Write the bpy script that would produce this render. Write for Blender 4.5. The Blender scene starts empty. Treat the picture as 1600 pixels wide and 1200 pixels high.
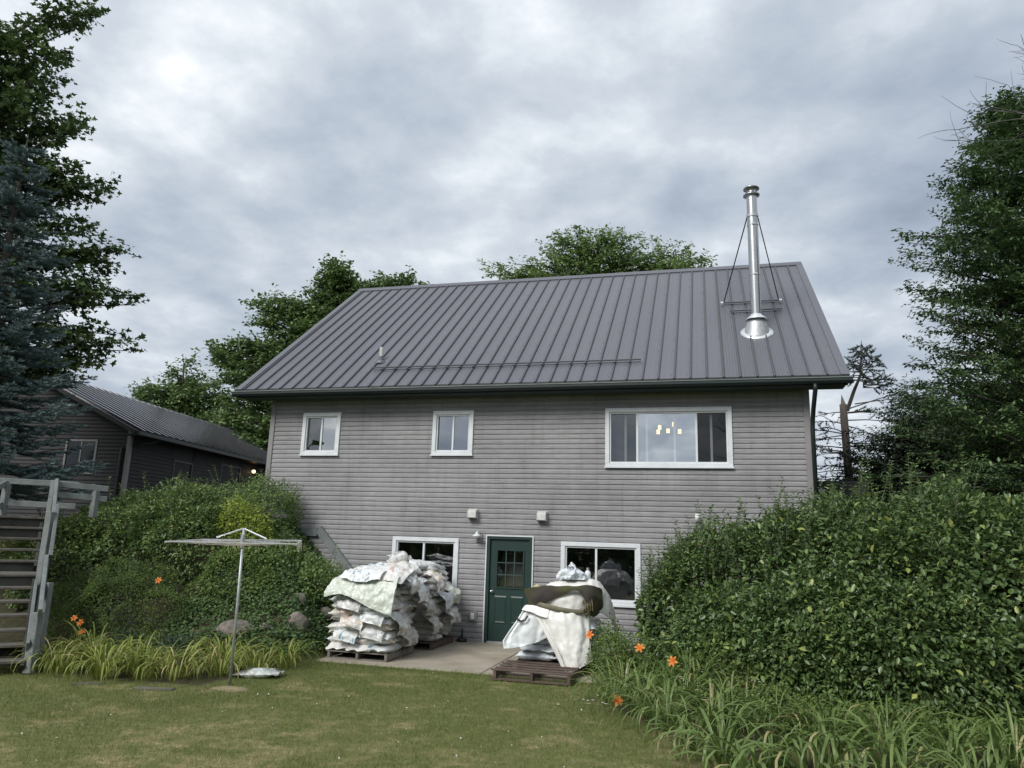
import bpy, math, random
import numpy as np
from mathutils import Vector, Matrix, noise

S = bpy.context.scene
COL = S.collection
rnd = random.Random(7)
RNG = np.random.default_rng(11)
R = math.radians

# ------------------------------------------------------------------ camera
YAW, PITCH, ROLL = 0.2616, 0.2095, 0.0311
CPOS = np.array([4.3583, -14.6851, 1.9793])
def _basis():
    f = np.array([-math.sin(YAW)*math.cos(PITCH), math.cos(YAW)*math.cos(PITCH), math.sin(PITCH)])
    r0 = np.array([math.cos(YAW), math.sin(YAW), 0.0]); u0 = np.cross(r0, f)
    r = r0*math.cos(ROLL)+u0*math.sin(ROLL); u = -r0*math.sin(ROLL)+u0*math.cos(ROLL)
    return f, r, u
F_, R_, U_ = _basis()
cam = bpy.data.cameras.new('camera'); camo = bpy.data.objects.new('camera', cam); COL.objects.link(camo)
cam.sensor_width = 36; cam.sensor_fit = 'HORIZONTAL'; cam.lens = 36*1150.87/1600
cam.clip_start = 0.1; cam.clip_end = 3000
M4 = Matrix.Identity(4)
for i in range(3):
    M4[i][0] = R_[i]; M4[i][1] = U_[i]; M4[i][2] = -F_[i]; M4[i][3] = CPOS[i]
camo.matrix_world = M4
S.camera = camo

# ------------------------------------------------------------------ light
SUN_EL, SUN_AZ = R(40), R(205)          # azimuth clockwise from +y (the house faces -y)
wd = bpy.data.worlds.new("World"); S.world = wd; wd.use_nodes = True
nt = wd.node_tree; nt.nodes.clear()
def N(tree, t, **kw):
    n = tree.nodes.new(t)
    for k, v in kw.items():
        if k.startswith('i_'):
            key = k[2:]
            n.inputs[int(key) if key.isdigit() else key.replace('_', ' ')].default_value = v
        else: setattr(n, k, v)
    return n
def ramp(tree, stops, fac=None):
    n = tree.nodes.new('ShaderNodeValToRGB'); e = n.color_ramp.elements
    while len(e) < len(stops): e.new(0.5)
    for el, (p, c) in zip(e, stops):
        el.position = p; el.color = (c[0], c[1], c[2], 1)
    if fac is not None: tree.links.new(fac, n.inputs['Fac'])
    return n
L = nt.links.new
sky = N(nt, 'ShaderNodeTexSky', sky_type='NISHITA', sun_disc=False, sun_elevation=SUN_EL, sun_rotation=SUN_AZ)
tc = N(nt, 'ShaderNodeTexCoord'); sep = N(nt, 'ShaderNodeSeparateXYZ'); L(tc.outputs['Generated'], sep.inputs[0])
mx = N(nt, 'ShaderNodeMath', operation='MAXIMUM', i_1=0.0); L(sep.outputs[2], mx.inputs[0])
ad = N(nt, 'ShaderNodeMath', operation='ADD', i_1=0.22); L(mx.outputs[0], ad.inputs[0])
dx = N(nt, 'ShaderNodeMath', operation='DIVIDE'); L(sep.outputs[0], dx.inputs[0]); L(ad.outputs[0], dx.inputs[1])
dy = N(nt, 'ShaderNodeMath', operation='DIVIDE'); L(sep.outputs[1], dy.inputs[0]); L(ad.outputs[0], dy.inputs[1])
cb = N(nt, 'ShaderNodeCombineXYZ', i_2=3.7); L(dx.outputs[0], cb.inputs[0]); L(dy.outputs[0], cb.inputs[1])
n1 = N(nt, 'ShaderNodeTexNoise', i_Scale=1.5, i_Detail=8.0, i_Roughness=0.57, i_Distortion=0.12); L(cb.outputs[0], n1.inputs['Vector'])
n2 = N(nt, 'ShaderNodeTexNoise', i_Scale=0.75, i_Detail=4.0, i_Roughness=0.5); L(cb.outputs[0], n2.inputs['Vector'])
n3 = N(nt, 'ShaderNodeTexNoise', i_Scale=5.5, i_Detail=6.0, i_Roughness=0.55, i_Distortion=0.12); L(cb.outputs[0], n3.inputs['Vector'])
mA = N(nt, 'ShaderNodeMix', data_type='FLOAT', i_0=0.36); L(n1.outputs[0], mA.inputs[2]); L(n3.outputs[0], mA.inputs[3])
K = 7.0
def kc(*c): return tuple(v*K for v in c)
cr = ramp(nt, [(0.32, kc(0.265, 0.31, 0.375)), (0.43, kc(0.355, 0.40, 0.465)), (0.52, kc(0.45, 0.49, 0.54)), (0.59, kc(0.57, 0.605, 0.645)), (0.67, kc(0.76, 0.775, 0.795))], mA.outputs[0])
cr2 = ramp(nt, [(0.36, (0.80, 0.83, 0.87)), (0.60, (1.12, 1.11, 1.09))], n2.outputs[0])
mul = N(nt, 'ShaderNodeMix', data_type='RGBA', blend_type='MULTIPLY', i_0=1.0); L(cr.outputs[0], mul.inputs[6]); L(cr2.outputs[0], mul.inputs[7])
gapr = ramp(nt, [(0.69, (1, 1, 1)), (0.78, (0.1, 0.1, 0.1))], n2.outputs[0])
msk = N(nt, 'ShaderNodeMix', data_type='RGBA'); L(gapr.outputs[0], msk.inputs[0]); L(sky.outputs[0], msk.inputs[6]); L(mul.outputs[2], msk.inputs[7])
bg = N(nt, 'ShaderNodeBackground', i_Strength=0.10); L(msk.outputs[2], bg.inputs[0])
wo = N(nt, 'ShaderNodeOutputWorld'); L(bg.outputs[0], wo.inputs[0])

sl = bpy.data.lights.new('sun', 'SUN'); sl.energy = 1.5; sl.angle = R(25); sl.color = (1.0, 0.97, 0.93)
so = bpy.data.objects.new('sun', sl); COL.objects.link(so)
sd = Vector((math.sin(SUN_AZ)*math.cos(SUN_EL), math.cos(SUN_AZ)*math.cos(SUN_EL), math.sin(SUN_EL)))
so.rotation_euler = (-sd).to_track_quat('-Z', 'Y').to_euler(); so.location = (0, -30, 40)

S.view_settings.view_transform = 'Standard'; S.view_settings.look = 'None'
S.view_settings.exposure = 1.05; S.view_settings.gamma = 1.0; S.view_settings.use_curve_mapping = False
S.render.engine = 'CYCLES'
S.cycles.max_bounces = 6; S.cycles.transparent_max_bounces = 12; S.cycles.use_denoising = True
S.cycles.caustics_reflective = False; S.cycles.caustics_refractive = False

# ------------------------------------------------------------------ helpers
def tag(o, label=None, cat=None, group=None, kind=None):
    if label: o['label'] = label
    if cat: o['category'] = cat
    if group: o['group'] = group
    if kind: o['kind'] = kind
    return o
def empty(name, loc, label, cat, group=None, rz=0.0):
    o = bpy.data.objects.new(name, None); COL.objects.link(o)
    o.location = loc; o.rotation_euler = (0, 0, rz); o.empty_display_size = 0.1
    return tag(o, label, cat, group)
def link(name, me, parent=None, loc=(0, 0, 0), rot=(0, 0, 0), scale=(1, 1, 1)):
    o = bpy.data.objects.new(name, me); COL.objects.link(o)
    o.parent = parent; o.location = loc; o.rotation_euler = rot; o.scale = scale
    return o
class MB:
    """collects geometry for ONE mesh"""
    def __init__(s): s.v = []; s.f = []
    def add(s, vs, fs):
        k = len(s.v); s.v += [tuple(map(float, v)) for v in vs]; s.f += [tuple(i+k for i in f) for f in fs]; return s
    def box(s, x0, x1, y0, y1, z0, z1, T=None):
        vs = [(x, y, z) for x in (x0, x1) for y in (y0, y1) for z in (z0, z1)]
        if T is not None: vs = [T @ Vector(v) for v in vs]
        return s.add(vs, [(0, 1, 3, 2), (4, 6, 7, 5), (0, 4, 5, 1), (2, 3, 7, 6), (0, 2, 6, 4), (1, 5, 7, 3)])
    def bar(s, a, b, w, h, up=(0, 0, 1)):
        a = Vector(a); b = Vector(b); d = (b-a).normalized(); u = Vector(up)
        r = d.cross(u)
        if r.length < 1e-5: r = d.cross(Vector((1, 0, 0)))
        r.normalize(); u = r.cross(d)
        vs = [p + r*(i*w/2) + u*(j*h/2) for p in (a, b) for i in (-1, 1) for j in (-1, 1)]
        return s.add(vs, [(0, 1, 3, 2), (4, 6, 7, 5), (0, 4, 5, 1), (2, 3, 7, 6), (0, 2, 6, 4), (1, 5, 7, 3)])
    def tube(s, pts, rad, n=8, cap=True):
        pts = [Vector(p) for p in pts]
        if not hasattr(rad, '__len__'): rad = [rad]*len(pts)
        k = len(s.v); prev = None
        for i, p in enumerate(pts):
            d = (pts[min(i+1, len(pts)-1)]-pts[max(i-1, 0)]).normalized()
            if prev is None:
                prev = d.cross(Vector((0.31, 0.17, 0.93)))
                if prev.length < 1e-3: prev = d.cross(Vector((1, 0, 0)))
            prev = (prev - d*prev.dot(d)).normalized(); q = d.cross(prev)
            for j in range(n):
                a = 2*math.pi*j/n
                s.v.append(tuple(p + (prev*math.cos(a)+q*math.sin(a))*rad[i]))
        for i in range(len(pts)-1):
            for j in range(n):
                a = k+i*n+j; b = k+i*n+(j+1) % n
                s.f.append((a, b, b+n, a+n))
        if cap:
            s.f.append(tuple(k+j for j in range(n))[::-1]); s.f.append(tuple(k+(len(pts)-1)*n+j for j in range(n)))
        return s
    def lathe(s, prof, c, n=20):
        k = len(s.v)
        for r, z in prof:
            for j in range(n):
                a = 2*math.pi*j/n; s.v.append((c[0]+r*math.cos(a), c[1]+r*math.sin(a), c[2]+z))
        for i in range(len(prof)-1):
            for j in range(n):
                a = k+i*n+j; b = k+i*n+(j+1) % n; s.f.append((a, b, b+n, a+n))
        return s
    def mesh(s, name, m, smooth=False):
        me = bpy.data.meshes.new(name); me.from_pydata(s.v, [], s.f); me.update()
        if m: me.materials.append(m)
        if smooth: me.polygons.foreach_set('use_smooth', [True]*len(me.polygons))
        return me
    def obj(s, name, m, parent=None, smooth=False, **kw):
        return link(name, s.mesh(name, m, smooth), parent, **kw)
def bevel(o, w=0.006, seg=1):
    b = o.modifiers.new('b', 'BEVEL'); b.width = w; b.segments = seg; b.limit_method = 'ANGLE'; return o
def npmesh(name, V, Fc, m, var=None, smooth=False):
    """V (n,3), Fc (k,3|4) -> mesh with a per-point 'var' attribute"""
    me = bpy.data.meshes.new(name); V = np.asarray(V, np.float32); Fc = np.asarray(Fc, np.int32); k = Fc.shape[1]
    me.vertices.add(len(V)); me.vertices.foreach_set('co', V.ravel())
    me.loops.add(Fc.size); me.loops.foreach_set('vertex_index', Fc.ravel())
    me.polygons.add(len(Fc)); me.polygons.foreach_set('loop_start', np.arange(0, Fc.size, k, dtype=np.int32))
    if smooth: me.polygons.foreach_set('use_smooth', np.ones(len(Fc), bool))
    me.update(calc_edges=True)
    if var is not None:
        a = me.attributes.new('var', 'FLOAT', 'POINT'); a.data.foreach_set('value', np.asarray(var, np.float32))
    if m: me.materials.append(m)
    return me

# ------------------------------------------------------------------ materials
def mat(name, c, rough=0.6, metal=0.0, c2=None, scale=4.0, amt=1.0, bump=0.0, bscale=40.0, spec=0.5, stretch=None, detail=6.0):
    m = bpy.data.materials.new(name); m.use_nodes = True; t = m.node_tree; b = t.nodes['Principled BSDF']
    b.inputs['Roughness'].default_value = rough; b.inputs['Metallic'].default_value = metal
    b.inputs['Specular IOR Level'].default_value = spec
    b.inputs['Base Color'].default_value = (*c, 1)
    tcn = t.nodes.new('ShaderNodeTexCoord'); vec = tcn.outputs['Object']
    if stretch:
        mp = t.nodes.new('ShaderNodeMapping'); mp.inputs['Scale'].default_value = stretch
        t.links.new(vec, mp.inputs[0]); vec = mp.outputs[0]
    if c2:
        n = N(t, 'ShaderNodeTexNoise', i_Scale=scale, i_Detail=detail, i_Roughness=0.6); t.links.new(vec, n.inputs['Vector'])
        r = ramp(t, [(0.5-0.22/amt, c), (0.5+0.22/amt, c2)], n.outputs[0]); t.links.new(r.outputs[0], b.inputs['Base Color'])
    if bump:
        n = N(t, 'ShaderNodeTexNoise', i_Scale=bscale, i_Detail=5.0); t.links.new(vec, n.inputs['Vector'])
        bp = N(t, 'ShaderNodeBump', i_Strength=bump, i_Distance=0.02); t.links.new(n.outputs[0], bp.inputs['Height']); t.links.new(bp.outputs[0], b.inputs['Normal'])
    return m
def leafmat(name, stops, rough=0.45, trans=0.25, spec=0.4, grey=0.0):
    stops = [(p, (c[0]*(1+grey), c[1], c[2]*(1+grey*.9))) for p, c in stops]
    m = bpy.data.materials.new(name); m.use_nodes = True; t = m.node_tree; b = t.nodes['Principled BSDF']
    b.inputs['Roughness'].default_value = rough; b.inputs['Specular IOR Level'].default_value = spec
    a = N(t, 'ShaderNodeAttribute', attribute_name='var')
    r = ramp(t, stops, a.outputs['Fac']); t.links.new(r.outputs[0], b.inputs['Base Color'])
    tr = t.nodes.new('ShaderNodeBsdfTranslucent'); t.links.new(r.outputs[0], tr.inputs[0])
    mxs = N(t, 'ShaderNodeMixShader', i_0=trans); t.links.new(b.outputs[0], mxs.inputs[1]); t.links.new(tr.outputs[0], mxs.inputs[2])
    t.links.new(mxs.outputs[0], t.nodes['Material Output'].inputs[0])
    return m
def glassmat(name, fac, tint=(1, 1, 1)):
    m = bpy.data.materials.new(name); m.use_nodes = True; t = m.node_tree; t.nodes.remove(t.nodes['Principled BSDF'])
    tr = N(t, 'ShaderNodeBsdfTransparent'); tr.inputs[0].default_value = (*tint, 1)
    g = N(t, 'ShaderNodeBsdfGlossy', i_Roughness=0.012); g.inputs[0].default_value = (0.95, 0.98, 1, 1)
    tcn = t.nodes.new('ShaderNodeTexCoord'); n = N(t, 'ShaderNodeTexNoise', i_Scale=1.6, i_Detail=1.0); t.links.new(tcn.outputs['Object'], n.inputs[0])
    bp = N(t, 'ShaderNodeBump', i_Strength=0.08, i_Distance=0.05); t.links.new(n.outputs[0], bp.inputs['Height']); t.links.new(bp.outputs[0], g.inputs['Normal'])
    ms = N(t, 'ShaderNodeMixShader', i_0=fac); t.links.new(tr.outputs[0], ms.inputs[1]); t.links.new(g.outputs[0], ms.inputs[2])
    t.links.new(ms.outputs[0], t.nodes['Material Output'].inputs[0]); return m
def emis(name, c, s):
    m = bpy.data.materials.new(name); m.use_nodes = True; b = m.node_tree.nodes['Principled BSDF']
    b.inputs['Base Color'].default_value = (*c, 1); b.inputs['Emission Color'].default_value = (*c, 1); b.inputs['Emission Strength'].default_value = s; return m

def siding_material():
    m = bpy.data.materials.new('siding'); m.use_nodes = True; t = m.node_tree; b = t.nodes['Principled BSDF']
    b.inputs['Roughness'].default_value = 0.62; b.inputs['Specular IOR Level'].default_value = 0.3
    g = t.nodes.new('ShaderNodeNewGeometry')
    mp = N(t, 'ShaderNodeMapping'); mp.inputs['Scale'].default_value = (0.5, 0.5, 0.9); t.links.new(g.outputs['Position'], mp.inputs[0])
    big = N(t, 'ShaderNodeTexNoise', i_Scale=1.0, i_Detail=4.0, i_Roughness=0.6); t.links.new(mp.outputs[0], big.inputs[0])
    r1 = ramp(t, [(0.36, (0.318, 0.312, 0.320)), (0.66, (0.236, 0.233, 0.240))], big.outputs[0])
    mp2 = N(t, 'ShaderNodeMapping'); mp2.inputs['Scale'].default_value = (1.2, 1, 22); t.links.new(g.outputs['Position'], mp2.inputs[0])
    st = N(t, 'ShaderNodeTexNoise', i_Scale=3.0, i_Detail=6.0, i_Roughness=0.65); t.links.new(mp2.outputs[0], st.inputs[0])
    r2 = ramp(t, [(0.33, (0.74, 0.74, 0.73)), (0.68, (1.14, 1.14, 1.15))], st.outputs[0])
    mp3 = N(t, 'ShaderNodeMapping'); mp3.inputs['Scale'].default_value = (7, 1, 0.5); t.links.new(g.outputs['Position'], mp3.inputs[0])
    dr = N(t, 'ShaderNodeTexNoise', i_Scale=1.0, i_Detail=5.0, i_Roughness=0.7); t.links.new(mp3.outputs[0], dr.inputs[0])
    r3 = ramp(t, [(0.30, (0.80, 0.80, 0.77)), (0.5, (1, 1, 1))], dr.outputs[0])
    a = N(t, 'ShaderNodeMix', data_type='RGBA', blend_type='MULTIPLY', i_0=1.0); t.links.new(r1.outputs[0], a.inputs[6]); t.links.new(r2.outputs[0], a.inputs[7])
    c = N(t, 'ShaderNodeMix', data_type='RGBA', blend_type='MULTIPLY', i_0=0.8); t.links.new(a.outputs[2], c.inputs[6]); t.links.new(r3.outputs[0], c.inputs[7])
    t.links.new(c.outputs[2], b.inputs['Base Color'])
    bp = N(t, 'ShaderNodeBump', i_Strength=0.12, i_Distance=0.004); t.links.new(st.outputs[0], bp.inputs['Height']); t.links.new(bp.outputs[0], b.inputs['Normal'])
    return m
M = {}
M['siding'] = siding_material()
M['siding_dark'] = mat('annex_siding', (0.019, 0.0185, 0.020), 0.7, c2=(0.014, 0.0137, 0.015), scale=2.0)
M['trim'] = mat('grey_trim', (0.27, 0.26, 0.26), 0.55, c2=(0.20, 0.195, 0.195), scale=3)
M['roof'] = mat('roof_metal', (0.136, 0.138, 0.158), 0.42, c2=(0.114, 0.116, 0.134), scale=0.7, spec=0.45, bump=0.12, bscale=2.6, stretch=(1, .25, .25))
M['rib'] = mat('roof_rib_shade_metal', (0.085, 0.085, 0.092), 0.5, c2=(0.07, 0.07, 0.077), scale=2)  # darker than the panels: shade of the rib sides put into the colour
M['annexroof'] = mat('annex_roof_metal', (0.032, 0.031, 0.036), 0.16, c2=(0.026, 0.025, 0.029), scale=0.8, spec=1.0)
M['green'] = mat('dark_green_metal', (0.009, 0.017, 0.017), 0.45, c2=(0.012, 0.021, 0.021), scale=3)
M['lip'] = mat('worn_gutter_lip', (0.24, 0.28, 0.27), 0.4, c2=(0.12, 0.16, 0.15), scale=6)
M['black'] = mat('black_trim', (0.018, 0.019, 0.02), 0.5)
M['soffit'] = mat('soffit', (0.05, 0.07, 0.07), 0.6)
M['white'] = mat('white_vinyl', (0.72, 0.74, 0.76), 0.4, c2=(0.58, 0.61, 0.63), scale=5)
M['dirtywhite'] = mat('weathered_white', (0.62, 0.62, 0.60), 0.5, c2=(0.42, 0.42, 0.39), scale=14)
M['door'] = mat('green_door_paint', (0.012, 0.033, 0.028), 0.42, c2=(0.015, 0.040, 0.034), scale=2.5, bump=0.05, bscale=25)
M['muntin'] = mat('door_muntin', (0.04, 0.075, 0.066), 0.4)
M['steel'] = mat('stainless', (0.52, 0.525, 0.52), 0.30, 0.95, c2=(0.36, 0.37, 0.37), scale=5, stretch=(6, 6, 0.6))
M['galv'] = mat('galvanised', (0.50, 0.515, 0.52), 0.5, 0.6, c2=(0.36, 0.375, 0.385), scale=14, amt=1.6)
M['alu'] = mat('bare_aluminium', (0.86, 0.87, 0.88), 0.33, 0.75)
M['chrome'] = mat('chrome', (0.8, 0.8, 0.8), 0.12, 1.0)
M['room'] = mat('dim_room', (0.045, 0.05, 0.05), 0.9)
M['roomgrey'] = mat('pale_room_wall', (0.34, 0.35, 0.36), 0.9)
M['curtain'] = mat('curtain', (0.16, 0.15, 0.14), 0.9, c2=(0.10, 0.095, 0.09), scale=9, stretch=(8, 8, .2))
M['pvc'] = mat('white_pvc', (0.75, 0.75, 0.74), 0.4)
M['palewood'] = mat('weathered_grey_wood', (0.205, 0.225, 0.225), 0.8, c2=(0.12, 0.135, 0.132), scale=5, stretch=(1, 1, 1), bump=0.25, bscale=30)
M['darkwood'] = mat('dark_wet_wood', (0.10, 0.085, 0.07), 0.8, c2=(0.05, 0.045, 0.04), scale=6, bump=0.3, bscale=25)
M['tread'] = mat('worn_tread', (0.15, 0.135, 0.11), 0.8, c2=(0.075, 0.07, 0.06), scale=7, bump=0.3, bscale=25)
M['stairriser'] = mat('mossy_riser', (0.045, 0.047, 0.040), 0.85, c2=(0.025, 0.027, 0.024), scale=5, bump=0.2)
M['palletwood'] = mat('pallet_wood', (0.13, 0.09, 0.07), 0.85, c2=(0.07, 0.052, 0.044), scale=7, bump=0.3, bscale=22)
M['greypallet'] = mat('grey_pallet_wood', (0.24, 0.22, 0.19), 0.85, c2=(0.13, 0.12, 0.10), scale=7, bump=0.3, bscale=22)
M['rock'] = mat('fieldstone', (0.22, 0.185, 0.165), 0.95, c2=(0.085, 0.085, 0.065), scale=7, amt=1.5, bump=1.0, bscale=14)
M['bark'] = mat('bark', (0.075, 0.066, 0.058), 0.95, c2=(0.035, 0.032, 0.03), scale=8, bump=0.5, bscale=20, stretch=(1, 1, .3))
M['deadwood'] = mat('dead_trunk', (0.12, 0.105, 0.085), 0.9, c2=(0.06, 0.052, 0.045), scale=6, bump=0.4, stretch=(1, 1, .3))
M['twig'] = mat('bare_twig', (0.10, 0.095, 0.09), 0.9)
M['sand'] = mat('sandy_soil', (0.30, 0.235, 0.145), 0.95, c2=(0.15, 0.13, 0.07), scale=12, bump=0.6, bscale=30)
M['rope'] = mat('faded_line', (0.42, 0.38, 0.33), 0.9)
M['strap'] = mat('olive_strap', (0.20, 0.185, 0.125), 0.8, c2=(0.14, 0.13, 0.09), scale=9)
M['glass_dark'] = glassmat('lower_window_glass', 0.13)
M['glass_up'] = glassmat('upper_window_glass', 0.40, (0.7, 0.72, 0.72))
M['glass_mid'] = glassmat('picture_glass', 0.60, (0.9, 0.92, 0.92))
M['glass_screen'] = glassmat('screened_glass', 0.16, (0.5, 0.5, 0.5))
M['glass_dim'] = glassmat('screen_open_glass', 0.05, (0.5, 0.5, 0.5))

def bagmat(name, base, dirt, printc, pr=0.8, dirt_amt=0.55, crink=6.5, crs=0.34):
    m = bpy.data.materials.new(name); m.use_nodes = True; t = m.node_tree; b = t.nodes['Principled BSDF']
    b.inputs['Roughness'].default_value = 0.36; b.inputs['Specular IOR Level'].default_value = 0.5
    tcn = t.nodes.new('ShaderNodeTexCoord'); oi = t.nodes.new('ShaderNodeObjectInfo')
    va = N(t, 'ShaderNodeVectorMath', operation='ADD'); sc = N(t, 'ShaderNodeMath', operation='MULTIPLY', i_1=37.0)
    t.links.new(oi.outputs['Random'], sc.inputs[0]); t.links.new(tcn.outputs['Object'], va.inputs[0]); t.links.new(sc.outputs[0], va.inputs[1])
    nd = N(t, 'ShaderNodeTexNoise', i_Scale=3.2, i_Detail=6.0, i_Roughness=0.65); t.links.new(va.outputs[0], nd.inputs[0])
    rd = ramp(t, [(dirt_amt-0.02, (0, 0, 0)), (dirt_amt+0.17, (1, 1, 1))], nd.outputs[0])
    m1 = N(t, 'ShaderNodeMix', data_type='RGBA'); m1.inputs[6].default_value = (*base, 1); m1.inputs[7].default_value = (*dirt, 1); t.links.new(rd.outputs[0], m1.inputs[0])
    # faded printing: broken strokes in a soft band
    mp = N(t, 'ShaderNodeMapping'); mp.inputs['Scale'].default_value = (22, 8, 8); t.links.new(va.outputs[0], mp.inputs[0])
    npz = N(t, 'ShaderNodeTexNoise', i_Scale=1.0, i_Detail=2.0); t.links.new(mp.outputs[0], npz.inputs[0])
    rp = ramp(t, [(0.56, (0, 0, 0)), (0.60, (1, 1, 1))], npz.outputs[0])
    nb = N(t, 'ShaderNodeTexNoise', i_Scale=4.0, i_Detail=1.0); t.links.new(va.outputs[0], nb.inputs[0])
    rb = ramp(t, [(0.53, (0, 0, 0)), (0.58, (pr, pr, pr))], nb.outputs[0])
    mm = N(t, 'ShaderNodeMath', operation='MULTIPLY'); t.links.new(rp.outputs[0], mm.inputs[0]); t.links.new(rb.outputs[0], mm.inputs[1])
    m2 = N(t, 'ShaderNodeMix', data_type='RGBA'); m2.inputs[7].default_value = (*printc, 1); t.links.new(mm.outputs[0], m2.inputs[0]); t.links.new(m1.outputs[2], m2.inputs[6])
    t.links.new(m2.outputs[2], b.inputs['Base Color'])
    wr = N(t, 'ShaderNodeTexNoise', i_Scale=5.0, i_Detail=3.0); t.links.new(va.outputs[0], wr.inputs[0])
    wm = N(t, 'ShaderNodeMix', data_type='VECTOR', i_0=0.16); t.links.new(va.outputs[0], wm.inputs[4]); t.links.new(wr.outputs['Color'], wm.inputs[5])
    v1 = N(t, 'ShaderNodeTexVoronoi', i_Scale=crink); t.links.new(wm.outputs[1], v1.inputs['Vector'])
    v2 = N(t, 'ShaderNodeTexVoronoi', i_Scale=crink*2.7); t.links.new(wm.outputs[1], v2.inputs['Vector'])
    vm = N(t, 'ShaderNodeMath', operation='MULTIPLY_ADD', i_1=0.4); t.links.new(v2.outputs['Distance'], vm.inputs[0]); t.links.new(v1.outputs['Distance'], vm.inputs[2])
    bp = N(t, 'ShaderNodeBump', i_Strength=crs, i_Distance=0.05); t.links.new(vm.outputs[0], bp.inputs['Height']); t.links.new(bp.outputs[0], b.inputs['Normal'])
    return m
M['bagA'] = bagmat('white_bag_blue_print', (0.74, 0.76, 0.76), (0.40, 0.36, 0.29), (0.10, 0.22, 0.30))
M['bagB'] = bagmat('white_bag_grey_print', (0.68, 0.69, 0.68), (0.33, 0.31, 0.26), (0.12, 0.14, 0.16), 0.6, 0.5)
M['bagC'] = bagmat('white_bag_red_print', (0.72, 0.72, 0.70), (0.48, 0.36, 0.22), (0.38, 0.06, 0.06), 0.55, 0.52)
M['bagG'] = bagmat('grey_dusty_bag', (0.50, 0.50, 0.48), (0.28, 0.26, 0.22), (0.12, 0.15, 0.17), 0.4, 0.5)
M['bagPale'] = bagmat('pale_blue_white_bag', (0.62, 0.66, 0.69), (0.40, 0.41, 0.40), (0.30, 0.36, 0.42), 0.4, 0.62)
M['cover'] = bagmat('pale_green_sheet', (0.58, 0.62, 0.55), (0.52, 0.47, 0.32), (0.3, 0.4, 0.3), 0.15, 0.56)
M['tarp'] = bagmat('white_tarp', (0.80, 0.79, 0.75), (0.62, 0.59, 0.52), (0.1, 0.1, 0.1), 0.12, 0.6, 4.0, 0.10)
M['tarpblue'] = bagmat('bluish_tarp_side', (0.76, 0.80, 0.80), (0.64, 0.68, 0.66), (0.2, 0.2, 0.2), 0.08, 0.6, 4.0, 0.10)
M['matting'] = mat('brown_mat', (0.050, 0.042, 0.037), 0.95, c2=(0.062, 0.062, 0.020), scale=2.6, amt=2.5, bump=0.5, bscale=70)
M['moss'] = mat('mossy_mat', (0.085, 0.085, 0.02), 0.95, c2=(0.05, 0.045, 0.02), scale=6, bump=0.5, bscale=70)

# foliage colours (base colours, many raised brighter than natural leaves)
def G(*s): return [(0.0, s[0]), (0.45, s[1]), (0.85, s[2]), (1.0, s[3] if len(s) > 3 else s[2])]
M['hedge'] = leafmat('hedge_leaf', G((0.060, 0.111, 0.040), (0.101, 0.179, 0.056), (0.169, 0.267, 0.072), (0.360, 0.412, 0.090)), 0.34, 0.25, 0.5, grey=0.10)
M['hedgetop'] = leafmat('hedge_shoot_leaf', G((0.098, 0.186, 0.065), (0.166, 0.270, 0.084), (0.255, 0.335, 0.112)), 0.4, 0.3, 0.45)
M['bushA'] = leafmat('glossy_bush_leaf', G((0.071, 0.139, 0.043), (0.130, 0.224, 0.066), (0.245, 0.331, 0.099), (0.427, 0.482, 0.155)), 0.38, 0.32, 0.5, grey=0.10)
M['bushY'] = leafmat('yellow_bush_leaf', G((0.171, 0.256, 0.052), (0.291, 0.376, 0.068), (0.444, 0.478, 0.086)), 0.5, 0.4)
M['bushO'] = leafmat('olive_bush_leaf', G((0.081, 0.136, 0.038), (0.136, 0.207, 0.055), (0.209, 0.282, 0.071)), 0.55, 0.35)
M['bushM'] = leafmat('mid_bush_leaf', G((0.100, 0.184, 0.058), (0.163, 0.274, 0.078), (0.273, 0.392, 0.118)), 0.5, 0.35, grey=0.10)
M['fern'] = leafmat('dark_fern_leaf', G((0.029, 0.068, 0.036), (0.049, 0.101, 0.049), (0.082, 0.145, 0.065)), 0.55, 0.2, grey=0.10)
M['ivy'] = leafmat('ivy_leaf', G((0.047, 0.093, 0.034), (0.078, 0.143, 0.047), (0.124, 0.202, 0.062)), 0.5, 0.3)
M['maple'] = leafmat('maple_leaf', G((0.051, 0.098, 0.036), (0.084, 0.150, 0.050), (0.129, 0.207, 0.065)), 0.5, 0.22, grey=0.10)
M['darktree'] = leafmat('dark_tree_leaf', G((0.022, 0.042, 0.020), (0.034, 0.062, 0.028), (0.055, 0.09, 0.04)), 0.5, 0.15)
M['mapleR'] = leafmat('layered_maple_leaf', G((0.057, 0.115, 0.048), (0.094, 0.175, 0.065), (0.163, 0.254, 0.092)), 0.45, 0.2, grey=0.10)
M['backtree'] = leafmat('back_tree_leaf', G((0.078, 0.145, 0.049), (0.134, 0.228, 0.071), (0.219, 0.328, 0.112)), 0.5, 0.25, grey=0.10)
M['centre'] = leafmat('locust_leaf', G((0.121, 0.202, 0.070), (0.202, 0.304, 0.101), (0.323, 0.404, 0.151)), 0.5, 0.35)
M['spruce'] = leafmat('spruce_needle', G((0.056, 0.104, 0.091), (0.099, 0.168, 0.155), (0.184, 0.270, 0.254)), 0.55, 0.08, grey=0.10)
M['darkconifer'] = leafmat('dark_needle', G((0.019, 0.035, 0.024), (0.030, 0.051, 0.035), (0.049, 0.074, 0.049)), 0.6, 0.08)
M['lily'] = leafmat('daylily_leaf', G((0.092, 0.151, 0.039), (0.140, 0.211, 0.056), (0.216, 0.281, 0.086), (0.389, 0.346, 0.173)), 0.42, 0.3, 0.45)
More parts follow.
